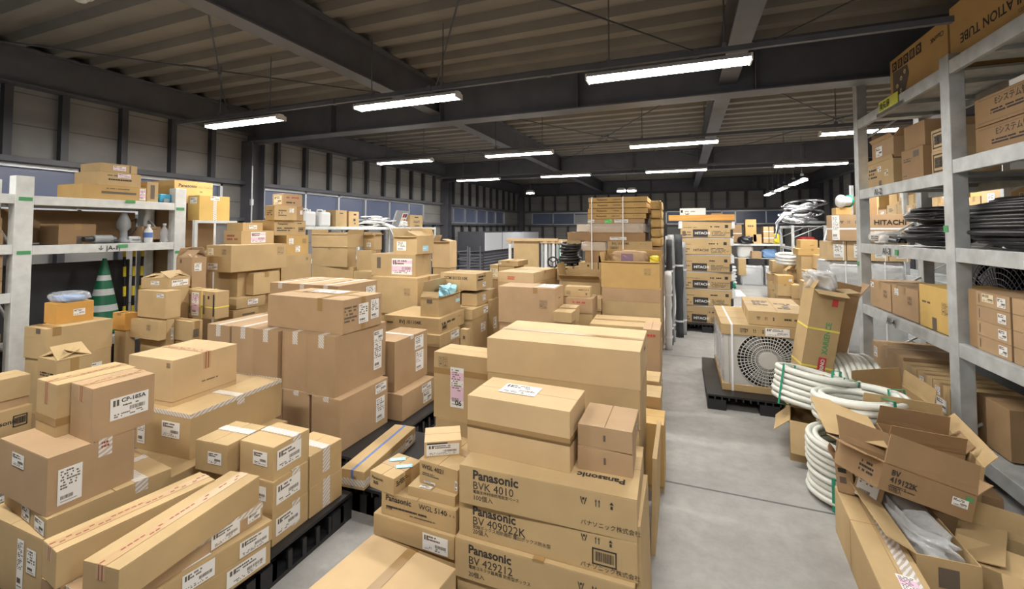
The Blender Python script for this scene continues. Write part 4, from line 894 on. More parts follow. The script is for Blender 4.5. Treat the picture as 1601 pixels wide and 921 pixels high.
# strapped tall stack beyond
for i in range(4):
    c('r%d' % i,'o','flat Panasonic ceiling unit carton, '+('topmost', 'second', 'third', 'fourth')[i]+' of four on the strapped stack','x:F:.15,.35:.038:Panasonic:k::1;p:F:.5,.5:.15,.3:1;c:F:.84,.5:.02','R')
c('s0','b','thin carton with white and green stickers on the strapped stack','l:F:.06,.5:.12,.8:w;l:F:.37,.5:.12,.9:g;l:F:.6,.5:.24,.8:w','R')
c('s1','p','carton sheathed in clear film on the strapped stack','','R')
c('s2','d','brown carton with long white slip on the strapped stack','l:F:.55,.35:.28,.35:w','R')
c('s3','k','carton printed BVJ 101104K behind the open yellow-tan carton','x:F:.1,.62:.045:BVJ 101104K:k::.8;c:F:.8,.7:.02;q:F:.15,.25:.2,.3','R','BVJ print carton')
c('s4','p','carton end sheathed in wrinkled film beside the BVJ 101104K print','','R')
c('s5','d','dark taped carton under the film-sheathed carton end','tx:b:.03','R')
c('s6','k','plain slanted carton low at the foot of the strapped stack','k:F:.5,.8:.1,.1','R','slanted low carton')
c('s7','k','wide carton mostly hidden behind the open yellow-tan carton','','R','hidden wide carton')
c('q0','b','opened carton beside the strapped stack','','R','opened side carton')
c('q1','w','white carton on the opened carton beside the strapped stack','','R')
c('q2','p','thin pale carton under the opened carton beside the strapped stack','','R','thin pale carton')
c('q3','k','carton with a dark hand hole under the black coils','k:F:.6,.85:.3,.1','R','hand-hole carton')
c('q4','k','slanted carton with black characters near the black coils','k:F:.5,.5:.15,.5:k','R','slanted carton')
for k_, t_, l_, dt in (('t0','d','bound carton bundle at the near end of the far bench','bz:w:.5:.01'),('t1','o','tall orange-tan carton standing on the far bench','p:F:.5,.7:.6,.15:1'),('t2','k','carton before the tall orange-tan one on the far bench',''),('t3','k','upright white-banded carton on the far bench, nearer the middle','bz:w:.3:.01;bz:w:.7:.01'),('t4','k','upright white-banded carton on the far bench, nearer the wall','bz:w:.3:.01;bz:w:.7:.01'),('t5','d','small open tray carton on the far bench edge',''),('u0','b','brown carton under the far bench between bucket and bag',''),('u1','k','upright tan carton under the far bench','')):
    c(k_,t_,l_,dt,'T')
VL = {'v0':'smallest carton at the tip of the far heap','v1':'carton at floor level at the tip of the far heap','v2':'taped carton with gloss tape on the front of the far heap','v3':'square carton at floor level on the front of the far heap','v4':'carton on the floor beside the front square carton','v5':'opened carton with raised flaps in the middle of the far heap','v6':'small film-covered carton in the middle of the far heap','v7':'large carton with white label on the heap side','v8':'carton near the bubble wrap on the far heap','v9':'slatted-look carton under the top of the far heap','va':'stacked flat cartons bundle in the far heap','vb':'long flat carton bridging the top of the far heap','vc':'carton on top of the long flat carton','ve':'pale carton beside the film-wrapped units','vg':'carton wedged behind the tall leaning carton'}
VSH = dict(zip(VL, ('heap tip', 'heap floor tip', 'gloss-taped heap', 'front square heap', 'side floor heap', 'raised-flap heap', 'film-covered heap', 'white-label heap', 'bubble wrap side heap', 'slatted heap', 'flat bundle heap', 'bridging heap', 'heap top', 'pale heap', 'small heap', 'wedged heap', 'last heap')))
for k_ in VL: c(k_, rnd.choice('kkbo'), VL[k_], {'v2':'tx:b:.03;l:F:.8,.5:.2,.3:w','v7':'l:F:.15,.6:.12,.5:w;by:y:.1:.01','vc':'p:F:.7,.4:.4,.1:1','vd':'l:F:.5,.5:.5,.7:w','v4':'','vf':'l:F:.5,.6:.7,.5:w'}.get(k_, 'ty:b:.04'), 'V', VSH[k_]+' carton', {'F':(140,.1),'B':(50,.15),'R':(100,.1),'L':(40,.16)} if k_ == 'v5' else None)
c('w0','b','long brown HITACHI carton with folded white sheet on its end, beyond the steel rack','x:F:.53,.62:.09:HITACHI:k::1;bz:w:.46:.012;c:F:.2,.72:.05;l:F:.02,.5:.1,.95:w')
# derived rows
Q['F18'][4] = .62; Q['F18'][1] -= .085; Q['F2'][1] += .012; Q['B6u'] = [-2.375, 3.33, .36, .30, .5, .41, 0]; Q['B6l'] = [-2.265, 3.30, .15, .28, .5, .208, 0]
q = Q['Bu1']; ql = Q['Bl1']
for i in range(1, 5):
    Q['Bu%d' % (i+1)] = [round(-2.299-.128-.262*i-.004*i, 3), q[1]+(.02, -.01, .01, 0)[i-1], q[2], .258, q[4], q[5]-.002*i, 0]
    Q['Bl%d' % (i+1)] = [round(-2.299-.1-.262*i-.004*i, 3), ql[1]+.02, ql[2], .258, ql[4], ql[5], 0]
Q['Bu1'][6] = 0; Q['Bl1'][6] = 0; Q['Bu1'][3] = .256; Q['Bl1'][3] = .262
w3 = Q['L21']; a = w3[0]-w3[3]/2
for i, (f0, f1) in enumerate(((0, .3), (.3, .72), (.72, 1))):
    Q['Y%d' % i] = [a+w3[3]*(f0+f1)/2, w3[1], w3[2], w3[3]*(f1-f0)-.004, w3[4], w3[5]-.004*i, 0]
del Q['L21']
q = Q['C13']; Q['C13b'] = [q[0]-.33, q[1]-.01, q[2], .31, q[4], q[5], 0]; q[3] -= .02; q[0] += .01
Q['C19'] = [-3.05, 6.02, .99, .34, .36, .06, 2]
Q['O6'] = [-3.66, 1.17, .52, .21, .5, .16, 0]
def make_carton(key, qv):
    tone, label, det, grp, short, op, name = T[key]
    x, y, z, w, d, h, a = qv; r = random.Random(key)
    if op: o = open_carton(name, w, d, h, TONE[tone], op, crumple=.006, r=r)
    else: o = closed_mb(w, d, h, r).build(name, TONE[tone], bev=min(.0035, .1*min(w, d, h)))
    o.location = (x, y, z); o.rotation_euler = (0, 0, math.radians(a))
    tag(o, label, 'box', GP.get(grp)); details(o, w, d, h, det, r)
    return o
MADE = {}
for k_ in T:
    if k_ in Q: MADE[k_] = make_carton(k_, Q[k_])
    else: print('NO GEOMETRY', k_)
cnt = {}
for par, x, y, z, w, d, h, a in FILL:
    if par in ('L1a', 'vf', 'vd', 'M'): continue
    if par == 'L4': y += .05; d -= .12; x -= .06
    nm = T[par][4] if par in T and T[par][4] else (T[par][1].split(',')[0] if par in T else None)
    if nm is None: continue
    i = cnt.get(par, 0); cnt[par] = i+1; r = random.Random(par+str(i))
    o = closed_mb(w, d, h, r).build('carton', TONE[r.choice('kkbkd')], bev=.003)
    o.location = (x, y, z); tag(o, 'plain carton %s below the %s' % (TORD[min(i, 5)], nm), 'box', 'cartons stacked beneath others')
    details(o, w, d, h, r.choice(('', 'ty:b:.04', 'tx:b:.04', 'l:R:.7,.6:.3,.3:w', '')), r)

# ------------------------------------------------------------------ pallets
def pallet(label, x0, x1, y0, y1, h=.14, mt='black_plastic'):
    w, d = x1-x0, y1-y0
    o = tag(empty('plastic_pallet', ((x0+x1)/2, (y0+y1)/2, 0)), label, 'pallet', 'plastic pallets')
    m = MB(); n = 9
    m.box(-w/2, w/2, -d/2, d/2, h-.018, h-.001)
    for i in range(int(w/.06)): m.box(-w/2+.06*i, -w/2+.06*i+.012, -d/2, d/2, h-.045, h-.018)
    m.build('deck', MT[mt], o)
    for i in (0, 1, 2):
        for j in (0, 1, 2):
            MB().box(-w/2+i*(w-.16)/2, -w/2+.16+i*(w-.16)/2, -d/2+j*(d-.16)/2, -d/2+.16+j*(d-.16)/2, .02, h-.045).build('foot', MT[mt], o)
    for i in (0, 2, 1):
        if i != 1: MB().box(-w/2+i*(w-.16)/2, -w/2+.16+i*(w-.16)/2, -d/2, d/2, 0, .02).build('runner', MT[mt], o)
    m = MB(); m.box(-w/2+(w-.16)/2, -w/2+.16+(w-.16)/2, -d/2, d/2, 0, .02)
    for k in range(int(d/.09)):
        for s_ in (-1, 1): m.box(s_*w/2-.012 if s_ > 0 else -w/2, w/2 if s_ > 0 else -w/2+.012, -d/2+.09*k+.02, -d/2+.09*k+.045, .02, h-.045)
    m.build('runner', MT[mt], o)
pallet('black plastic pallet under the cartons nearest the camera', -3.0, -1.84, .95, 2.14, .15)
pallet('black plastic pallet under the tall brown cartons', -3.72, -2.02, 2.45, 3.6, .15)
pallet('low black pallet under the blue-strapped carton', -1.99, -1.62, 2.2, 2.95, .15)
pallet('black pallet under the outdoor units by the aisle', .2, 1.24, 4.65, 5.95)
pallet('black pallet under the HITACHI carton stack', -.14, .86, 8.0, 9.05)

# ------------------------------------------------------------------ racks
def rack(name, label, X, dx, posts, shelves, hts, pmat, pw=(.09, .12), bh=.1, deck=True, beam_ys=None, texts=()):
    """X = front plane, dx = signed depth; posts = list of y; shelves = list of z lists per bay; hts = post heights"""
    r = tag(empty(name, (X, posts[0], 0)), label, 'rack')
    s_ = 1 if dx > 0 else -1; y00 = posts[0]
    for i, y in enumerate(posts):
        for a in (0, dx-s_*pw[0]):
            m = MB(); xs = sorted((a, a+s_*pw[0])); m.box(xs[0], xs[1], y-y00, y-y00+pw[1], 0, hts[i])
            m.build('upright', MT[pmat], r, bev=.004)
        m = MB()
        for z in [.3+.6*k for k in range(int(hts[i]/.6))]:
            m.cyl((s_*pw[0], y-y00+pw[1]/2, z), (dx-s_*pw[0], y-y00+pw[1]/2, z+.3), .012, 6)
        m.build('brace', MT[pmat], r)
    for i in range(len(posts)-1):
        ya, yb = posts[i]-y00+pw[1], posts[i+1]-y00
        for z in shelves[i]:
            for a in (0, dx-s_*.04):
                xs = sorted((a+s_*.004, a+s_*.04)); MB().box(xs[0], xs[1], ya, yb, z-bh, z).build('beam', MT[pmat], r, bev=.003)
            if deck:
                xs = sorted((s_*.04, dx-s_*.04)); m = MB(); m.box(xs[0], xs[1], ya, yb, z-.03, z-.012)
                for k in range(3): m.box(xs[0], xs[1], ya+(yb-ya)*(k+.5)/3-.02, ya+(yb-ya)*(k+.5)/3+.02, z-.06, z-.03)
                m.build('deck', MT[pmat], r)
    return r
def stick_text(par, txt, size, M, mt='ink', bold=.6, name='lettering'):
    o = bpy.data.objects.new(name, text_mesh(txt, bold).copy()); C.objects.link(o); o.parent = par
    o.data.materials.clear(); o.data.materials.append(MT[mt]); o.matrix_local = M @ Matrix.Diagonal((size, size, size, 1)).to_4x4()
    return o
FL = lambda x, y, z: Matrix(((0, 0, -1, x), (-1, 0, 0, y), (0, 1, 0, z), (0, 0, 0, 1)))       # faces -X
FR = lambda x, y, z: Matrix(((0, 0, 1, x), (1, 0, 0, y), (0, 1, 0, z), (0, 0, 0, 1)))        # faces +X
rk = rack('steel_rack', 'tall grey galvanized steel rack at the aisle, holding hoses and cartons', 1.8, .62, [2.3, 4.08, 5.86], [[.21, .90, 1.57, 2.2, 2.92], [.2, .90, 1.55, 2.13, 2.9]], [2.97, 2.97, 3.42], 'galvanized')
for y, z, t in ((5.35, 2.045, 'A1-2|'), (5.2, 1.465, 'A1-3|'), (5.15, .815, 'A1-4|')): stick_text(rk, t, .085, FL(-.002, y-2.3+.1, z))
for y, z in ((5.0, 1.468), (4.18, 1.68), (5.94, 1.3)):
    MB().box(-.003, -.001, y-2.3-.03, y-2.3+.03, z, z+.05).build('green_mark', MT['green_ink'], rk)
t_ = MB().box(-.006, -.001, 5.32-2.3, 5.72-2.3, 2.83, 2.93).build('name_tag', MT['tag_yellow'], rk, M=Matrix.Translation((0, -.45, .0)))
stick_text(rk, '換気扇', .075, FL(-.008, 5.72-2.3-.47, 2.85))
MB().box(-.004, -.001, 4.78-2.3, 5.33-2.3, 2.80, 2.83).build('clip', MT['chrome'], rk)
LX = -4.9
rl = rack('wall_rack', 'light grey steel rack before the window wall, tools on its shelf', LX, -.62, [.6, 1.81, 2.99], [[.52, 1.2, 1.58, 1.98], [.72, 1.57, 1.975]], [2.13, 2.13, 2.13], 'rack_white', (.10, .11), .075)
for y, z in ((1.83, 1.93), (1.83, 1.5), (3.0, 1.9), (3.0, 1.45), (2.55, 1.95), (2.5, 1.53)): MB().box(.001, .003, y-.6, y-.6+.08, z, z+.03).build('green_mark', MT['green_ink'], rl)
stick_text(rl, '↓ |A-1|', .055, FR(.002, 2.35-.6, 1.513))
def card(key, tone, label, q_, det='', grp=None, op=None, name='carton'):
    T[key] = (tone, label, det, None, None, op, name); o = make_carton(key, q_+[0] if len(q_) == 6 else q_)
    if grp: o['group'] = grp
    return o
def qq(x, y, z, w, d, h, a=0): return [x, y, z, w, d, h, a]
SR = 'cartons on the steel rack'; SW = 'cartons on the wall rack'
card('RA1','b','brown carton with small white sticker on the rack shelf at knee height, farthest',qq(2.06,5.57,.9,.4,.5,.27),'l:L:.12,.82:.16,.2:w;m:L:.75,.6:.08;ty:b:.05:.0;tx:b:.07',SR)
card('RA2','b','brown carton with round white sticker between the two neighbours on the low shelf',qq(2.06,5.04,.9,.4,.5,.28),'l:L:.2,.78:.16,.22:w;m:L:.7,.6:.08;tx:b:.07;tx:b:.06:.15',SR)
card('RA3','y','yellow-tan carton with big care marks on the low shelf beside the upright',qq(2.08,4.52,.9,.45,.46,.345),'m:L:.85,.55:.1;p:L:.3,.6:.4,.08:1;k:L:.5,.15:.14,.28:f',SR)
card('RA4','d','plain dark carton beside the small labelled cartons on the low shelf',qq(2.05,4.0,.9,.4,.1,.39),'',SR)
for i in range(4):
    card('RS%d' % i,'b','flat carton with one white barcode label, '+('bottom', 'second from the bottom', 'third from the bottom', 'top')[i]+' of four by the upright',qq(2.04,3.775,.9+.098*i,.4,.33,.096),'l:L:.78,.5:.24,.62:w;k:L:.1,.5:.02,.6:f'+(';l:L:.38,.6:.36,.55:y' if i == 3 else ''),SR)
    card('RT%d' % i,'b','flat carton in the second column, '+('bottom', 'second from the bottom', 'third from the bottom', 'top')[i]+' of four at the picture edge',qq(2.04,3.42,.9+.098*i,.4,.34,.096),'l:L:.78,.5:.2,.6:w',SR)
card('RC1','k','opened carton printed in black on the upper shelf, its flap hanging out',qq(2.04,5.42,2.13,.4,.6,.24),'l:L:.48,.72:.14,.22:w;l:L:.75,.5:.14,.25:y;p:L:.2,.65:.3,.3:2:k;p:L:.22,.42:.4,.12:1:k;k:L:.5,.12:.1,.24:f',SR,{'L':(88,.04),'R':(95,.1)})
card('RC2','b','opened carton with white label stacked on the black-printed one',qq(2.04,5.38,2.38,.38,.5,.2),'l:L:.35,.5:.3,.5:w',SR,{'L':(120,.04),'F':(150,.12),'B':(100,.1)})
card('RC3','d','brown carton with faded print beside the flapped carton on the upper shelf',qq(2.05,4.79,2.13,.4,.38,.27),'p:L:.3,.65:.4,.15:2;k:L:.7,.8:.25,.2:f;p:L:.2,.15:.25,.06:1',SR)
card('RC4','d','plain brown carton on top of the faded-print carton',qq(2.06,4.79,2.4,.38,.36,.21),'',SR)
card('RC6','p','small pale carton with framed black print, lower of two at the upright',qq(2.03,4.42,2.13,.3,.24,.19),'q:L:.5,.5:.8,.75;p:L:.5,.5:.6,.4:3',SR)
card('RC5','p','small pale carton with framed black print, upper of two at the upright',qq(2.03,4.42,2.32,.3,.23,.17),'q:L:.5,.5:.8,.75;p:L:.5,.5:.6,.4:3',SR)
for i in range(2):
    card('RD%d' % i,'d','wide dark carton with framed black print, '+('lower', 'upper')[i]+' of two on the upper shelf',qq(2.12,3.6,2.2+.2*i,.42,.85,.195),'x:L:.25,.62:.055:Eシステム管材:k::.5;p:L:.55,.4:.7,.2:2:k;k:L:.5,.9:.9,.012:f;k:L:.5,.1:.9,.012:f',SR)
card('RD2','w','thin white carton lying on the wide dark cartons',qq(2.1,3.5,2.6,.3,.5,.05),'',SR)
TBX = 'x:L:.02,.76:.11:ClassNK:k:0:.6' 
o = card('TB1','o','orange-tan tube carton with six care squares and foam tube picture, on the rack top',qq(2.08,4.72,2.9,.42,.98,.4),'x:L:.95,.80:.055:ClassNK:k:180:.6',SR)
for k in range(5): 
    u = .10+.115*k; M, a, b = face_M('L', .42, .98, .4, u, .80); MB().box(-.045, .045, -.042, .042, 0, .0008).build('care_square', MT['ink'], o, M=M)
    M = M @ Matrix.Translation((0, 0, .001)); mm = MB()
    if k % 2: mm.box(-.02, -.008, -.028, .028, 0, .0006).box(.008, .02, -.028, .028, 0, .0006)
    else: mm.lathe([(.014, 0), (.026, 0), (.026, .0006)], 14)
    mm.build('care_sign', TONE['o'], o, M=M)
M, a, b = face_M('L', .42, .98, .4, .25, .36); mm = MB(); mm.add([(-.19, -.15, 0), (.02, -.16, 0), (.13, .03, 0), (.1, .12, 0), (-.19, .13, 0)], [(0, 1, 2, 3, 4)]); pic = mm.build('tube_picture', MT['fade_ink'], o, M=M)
mm = MB()
for x_, y_ in ((-.1, -.02), (-.02, .03), (.05, .07), (-.12, -.1), (-.03, -.08)): mm.lathe([(.008, .001), (.022, .001), (.022, .002)], 12, Matrix.Translation((x_, y_, 0)))
mm.build('tube_rings', MT['beige_paper'], pic)
card('TB2','o','orange-tan tube carton printed INSULATION TUBE upside down, on the rack top',qq(2.08,3.72,2.92,.42,.96,.42),'x:L:.97,.42:.095:INSULATION TUBE:k:180:.6;x:L:.97,.76:.07:CO., LTD.:k:180:.5;x:L:.97,.2:.035:SAFETY SERIES:f:180',SR)
card('RB1','b','brown carton with film-taped end on the bottom shelf, farthest from the camera',qq(2.09,5.42,.2,.48,.7,.34),'l:L:.12,.7:.12,.3:w;tx:b:.1',SR)
for i, (y, d_, h_) in enumerate(((4.93,.26,.31),(4.67,.24,.31),(4.42,.24,.31))):
    card('RB2%d' % i,'k','taped tan carton standing on end on the bottom shelf, '+('farthest', 'middle', 'nearest')[i]+' of the labelled row',qq(2.05,y,.2,.42,d_-.005,h_),'tx:b:.1;l:L:.5,.5:.6,.3:w'+(';l:L:.3,.8:.3,.2:w' if i else ''),SR)
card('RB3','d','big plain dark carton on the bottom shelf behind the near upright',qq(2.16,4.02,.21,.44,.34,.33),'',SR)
card('W1','o','flat carton with dark print and red corner, lowest of three on the wall rack top',qq(-5.13,2.49,1.975,.4,.5,.135),'k:R:.55,.5:.55,.16:f;p:R:.55,.78:.4,.12:1;l:R:.93,.5:.1,.8:g' .replace(':g',':p'),SW)
card('W2','k','flat carton with bold characters and pink slip, middle of three on the wall rack',qq(-5.12,2.52,2.11,.36,.35,.125),'p:R:.55,.45:.6,.2:1:k;p:R:.4,.75:.35,.14:1;l:R:.6,.78:.3,.3:p',SW)
card('W3','k','flat carton with a red and white slip, topmost on the wall rack',qq(-5.1,2.515,2.235,.32,.29,.08),'l:R:.5,.5:.35,.5:p;k:R:.8,.5:.04,.9:f',SW)
card('W4','k','narrow carton with a dark vertical strip at the end of the flat cartons',qq(-5.02,2.80,1.975,.16,.1,.2),'k:R:.5,.5:.35,.7:f',SW)
card('W5','o','Panasonic carton standing behind the blue case beyond the wall rack',qq(-5.32,3.32,1.99,.4,.42,.25),'x:R:.1,.72:.05:Panasonic:k::1.2;x:R:.6,.72:.03:WG-7164LKC:f;p:R:.75,.55:.2,.1:1',SW)
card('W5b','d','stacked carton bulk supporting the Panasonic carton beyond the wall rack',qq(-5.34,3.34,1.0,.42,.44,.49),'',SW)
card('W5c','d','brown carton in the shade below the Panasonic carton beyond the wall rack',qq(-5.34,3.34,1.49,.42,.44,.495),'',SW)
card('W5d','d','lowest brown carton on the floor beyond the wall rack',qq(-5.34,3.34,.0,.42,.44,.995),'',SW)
card('W6','d','brown carton with a square tape patch on the middle shelf of the wall rack',qq(-5.15,2.25,1.57,.3,.26,.18),'k:R:.55,.2:.16,.4:f;tx:b:.05',SW)
for i, h_ in enumerate((.1, .11, .05)): card('W7%d' % i,'b','taped carton stacked at the rack post on the middle shelf, '+('bottom', 'middle', 'top')[i]+' one',qq(-5.15,1.60,1.58+(0, .102, .214)[i],.3,.38-.02*i,h_),'k:R:.6,.3:.4,.3:f',SW)
for i in range(3): card('W8%d' % i,'b','carton with white edge label above the taped hoses shelf, '+('bottom', 'middle', 'top')[i]+' of the wall rack trio',qq(-5.15,1.55,1.2+.1*i,.4,.45,.098),'l:R:.85,.5:.14,.6:w;l:R:.4,.5:.5,.4:y',SW)
card('W9','b','big brown carton with care marks on the lowest visible wall rack shelf',qq(-5.15,1.5,.52,.42,.55,.37),'m:R:.75,.85:.05:k;p:R:.4,.5:.4,.3:3:k;k:R:.9,.2:.1,.16:f',SW)
card('W10','b','tilted brown carton behind the bottles on the wall rack',[-5.1,2.82,1.60,.18,.2,.13,14],'k:R:.5,.8:.6,.03:k',SW)

# ------------------------------------------------------------------ small goods on the wall rack
g = tag(empty('water_bottle', (-4.97, 2.79, 1.57)), 'white bottle with a blue label standing on the wall rack shelf', 'bottle', 'bottles on the wall rack')
MB().lathe([(0, 0), (.032, 0), (.035, .01), (.035, .12), (.014, .15), (.014, .165), (0, .165)], 16).build('bottle_body', MT['white_plastic'], g)
MB().lathe([(.0355, .05), (.0355, .10)], 16).build('label', MT['blue_tape'], g); MB().cyl((0, 0, .163), (0, 0, .182), .017).build('cap', MT['white_plastic'], g)
g = tag(empty('water_bottle', (-4.97, 2.935, 1.57)), 'clear crinkled bottle by the upright of the wall rack', 'bottle', 'bottles on the wall rack')
MB().lathe([(0, 0), (.032, 0), (.036, .02), (.032, .05), (.036, .08), (.034, .12), (.014, .16), (.014, .175), (0, .175)], 16).build('bottle_body', MT['film'], g); MB().cyl((0, 0, .173), (0, 0, .192), .017).build('cap', MT['white_plastic'], g)
g = tag(empty('angle_grinder', (-5.0, 2.45, 1.57), (0, 0, .2)), 'grey power tool lying on the wall rack shelf', 'tool')
MB().cyl((0, -.1, .045), (0, .05, .045), .035, 12).build('motor_body', MT['grey_plastic'], g); MB().cyl((0, .05, .045), (0, .09, .045), .03, 12, r2=.02).build('gear_head', MT['chrome'], g); MB().cyl((0, .075, .02), (0, .075, .028), .05, 18).build('disc', MT['steel_mid'], g); MB().cyl((0, -.18, .045), (0, -.1, .045), .022, 10).build('handle', MT['black_plastic'], g)
g = tag(empty('work_lamp', (-5.05, 2.62, 1.57)), 'dark cone-shaped tool standing behind the silver case', 'tool')
MB().lathe([(0, 0), (.06, 0), (.06, .02), (.03, .05), (.03, .12), (.055, .15), (.055, .2), (.02, .29), (0, .3)], 16).build('body', MT['grey_plastic'], g); MB().tube([(0, .05, .2), (0, .1, .24), (0, .1, .14), (0, .04, .08)], .008).build('grip', MT['black_rubber'], g)
g = tag(empty('tool_case', (-5.08, 2.71, 1.57)), 'flat silver case with a dark lid panel on the wall rack', 'case')
MB().box(-.08, .08, -.07, .05, 0, .06).build('case_body', MT['aluminium'], g, bev=.006); MB().box(-.06, .06, -.06, .04, .06, .066).build('lid_panel', MT['grey_plastic'], g); MB().tube([(.082, -.04, .03), (.1, -.03, .03), (.1, .01, .03), (.082, .02, .03)], .004).build('handle', MT['black_plastic'], g)
g = tag(empty('blue_case', (-5.06, 2.99, 1.98)), 'bright blue plastic case pair on the wall rack top', 'case')
MB().box(-.1, .1, -.11, 0, 0, .085).build('case_body', MT['blue_plastic'], g, bev=.008); MB().box(-.1, .1, .005, .10, 0, .075).build('case_body', MT['blue_plastic'], g, bev=.008); MB().box(.1, .115, -.08, -.03, .0, .035).build('latch', MT['grey_plastic'], g)
g = tag(empty('traffic_cone', (-5.22, 2.56, .72)), 'tall green cone with white bands standing under the wall rack', 'cone')
for i, (z0, z1, m_) in enumerate(((0.02, .2, 'cone_green'), (.2, .26, 'cone_white'), (.26, .35, 'cone_green'), (.35, .41, 'cone_white'), (.41, .49, 'cone_green'), (.49, .54, 'cone_white'), (.54, .7, 'cone_green'))):
    f_ = lambda z: .15*(1-z/.78); MB().cyl((0, 0, z0), (0, 0, z1), f_(z0), 24, r2=f_(z1), caps=i in (0, 6)).build('cone_band', MT[m_], g)
MB().box(-.17, .17, -.17, .17, 0, .03).build('base', MT['cone_green'], g, bev=.01)
for i, y in enumerate((2.78, 2.85, 2.91)):
    g = tag(empty('safety_pole', (-5.3, y, .72), (0, .04*(i-1), 0)), 'yellow and black striped pole under the wall rack, '+('next to the cone', 'middle of three', 'third from the cone')[i], 'pole', 'striped poles under the wall rack')
    for k in range(8): MB().cyl((0, 0, .1*k), (0, 0, .1*k+.1), .014, 10).build('stripe', MT['yellow' if k % 2 else 'black_rubber'], g)
g = tag(empty('tube_bundle', (-5.02, 1.35, 1.5)), 'taped silver tubes tucked under the middle shelf of the wall rack', 'tubes')
for dz in (-.01, -.085): MB().tube([(0, -.3, dz), (.0, .1, dz+.01), (.0, .38, dz-.003)], .02, 8).build('tube', MT['aluminium'], g)
# film-wrapped bundle on the orange carton
def lumpy(name, mt, w, d, h, seed, parent=None, amp=.12, pw=.5):
    bm = bmesh.new(); bmesh.ops.create_icosphere(bm, subdivisions=4, radius=1)
    r = random.Random(seed); k = [(r.uniform(2, 7), r.uniform(2, 7), r.uniform(2, 7), r.uniform(0, 6)) for _ in range(8)]
    for v in bm.verts:
        p = v.co.normalized(); q_ = Vector((abs(p.x)**pw*math.copysign(1, p.x), abs(p.y)**pw*math.copysign(1, p.y), abs(p.z)**pw*math.copysign(1, p.z)))
        s_ = 1+amp*sum(math.sin(a*p.x*2+b*p.y*2+c_*p.z*2+f_) for a, b, c_, f_ in k)/3
        v.co = Vector((q_.x*w/2*s_, q_.y*d/2*s_, max(0, (q_.z*.5*s_+.5))*h))
    me = bpy.data.meshes.new(name); bm.to_mesh(me); bm.free(); me.materials.append(mt)
    for p in me.polygons: p.use_smooth = True
    o = bpy.data.objects.new(name, me); C.objects.link(o); o.parent = parent; return o
q_ = Q['O1']; g = tag(lumpy('wrapped_bundle', MT['film'], .19, .19, .075, 3), 'plastic-wrapped flat bundle lying on the orange carton', 'package'); g.location = (q_[0], q_[1], q_[2]+q_[5]+.002)
MB().box(-.07, .07, -.07, .07, .008, .045).build('folded_goods', MT['blue_bag'], g, bev=.01)
q_ = Q['G6']; g = tag(lumpy('wrapped_package', TONE['b'], .45, .26, .17, 5, amp=.06), 'brown paper package with purple print on the open yellow-tan carton', 'package'); g.location = (q_[0]-.02, q_[1]-.02, q_[2]+q_[5]-.05)
MB().box(-.09, .05, -.133, -.128, .03, .14).build('purple_print', mat('purple_print', (.22, .13, .19), .5), g)
g = tag(lumpy('tape_bag', MT['yellow'], .12, .12, .09, 8), 'small yellow-green roll at the corner of the open yellow-tan carton', 'tape roll'); g.location = (q_[0]+.27, q_[1], q_[2]+q_[5]-.03)
q_ = Q['C4']; g = tag(lumpy('packing_paper', MT['blue_paper'], .13, .2, .13, 9, amp=.3), 'crumpled blue and white printed paper in the opened carton', 'paper'); g.location = (q_[0]+.02, q_[1]+.1, q_[2]+q_[5]-.05)
# film round the strapped stack
for k_ in ('s1', 's4'):
    q_ = Q[k_]; g = MADE[k_]; f_ = lumpy('film_wrap', MT['film'], q_[3]+.06, q_[4]+.06, q_[5]*.99, 11, amp=.03, parent=g, pw=.16); f_.location = (0, 0, .001)
for x in (-1.22, -.78):
    tag(MB().box(x-.008, x+.008, 6.36, 6.364, .98, 1.86).box(x-.008, x+.008, 6.36, 7.2, 2.165, 2.167).box(x-.008, x+.008, 6.366, 6.37, 1.86, 2.16).build('strap', MT['white_band']), 'white vertical strap on the tall stack, '+('nearer the black coils' if x < -1 else 'nearer the aisle'), 'strap', 'straps round the tall stack')
# orange wrapped rolls beside the flat ceiling cartons
for i in range(5):
    g = tag(lumpy('wrapped_roll', TONE['o'], .15, .8, .128, 20+i, amp=.04, pw=.25), 'orange film-wrapped flat carton beside the strapped stack, '+TORD[i]+' from the top', 'package', 'orange wrapped packages'); g.location = (-.345, 6.85, 1.98-.13*i)
card('ORB','d','tall dark carton supporting the orange wrapped packages',qq(-.345,6.85,.0,.13,.78,1.455))

# ------------------------------------------------------------------ outdoor units by the aisle
def fan_grille(par, R, mt_ring, mt_back, hub):
    m = MB()
    for k in range(7):
        rr = R*(.30+.70*k/6); m.tube([(rr*math.cos(t), 0, rr*math.sin(t)) for t in [2*PI*i/40 for i in range(40)]], .0045, 5, True)
    for k in range(48):
        t = 2*PI*k/48+.03; m.cyl((R*.28*math.cos(t), 0, R*.28*math.sin(t)), (R*math.cos(t+.12), 0, R*math.sin(t+.12)), .0035, 5, caps=False)
    g_ = m.build('fan_grille', mt_ring, par)
    MB().cyl((0, -.008, 0), (0, .006, 0), R*.29, 28).build('grille_hub', mt_ring, g_)
    MB().cyl((0, .03, 0), (0, .034, 0), R*1.02, 40).build('fan_recess', mt_back, par)
    m = MB()
    for k in range(3):
        a = 2*PI*k/3; m.add([(R*.2*math.cos(a), .02, R*.2*math.sin(a)), (R*.9*math.cos(a-.3), .024, R*.9*math.sin(a-.3)), (R*.9*math.cos(a+.5), .014, R*.9*math.sin(a+.5)), (R*.2*math.cos(a+.8), .018, R*.2*math.sin(a+.8))], [(0, 1, 2, 3)])
    m.build('fan_blades', MT['grey_plastic'], par)
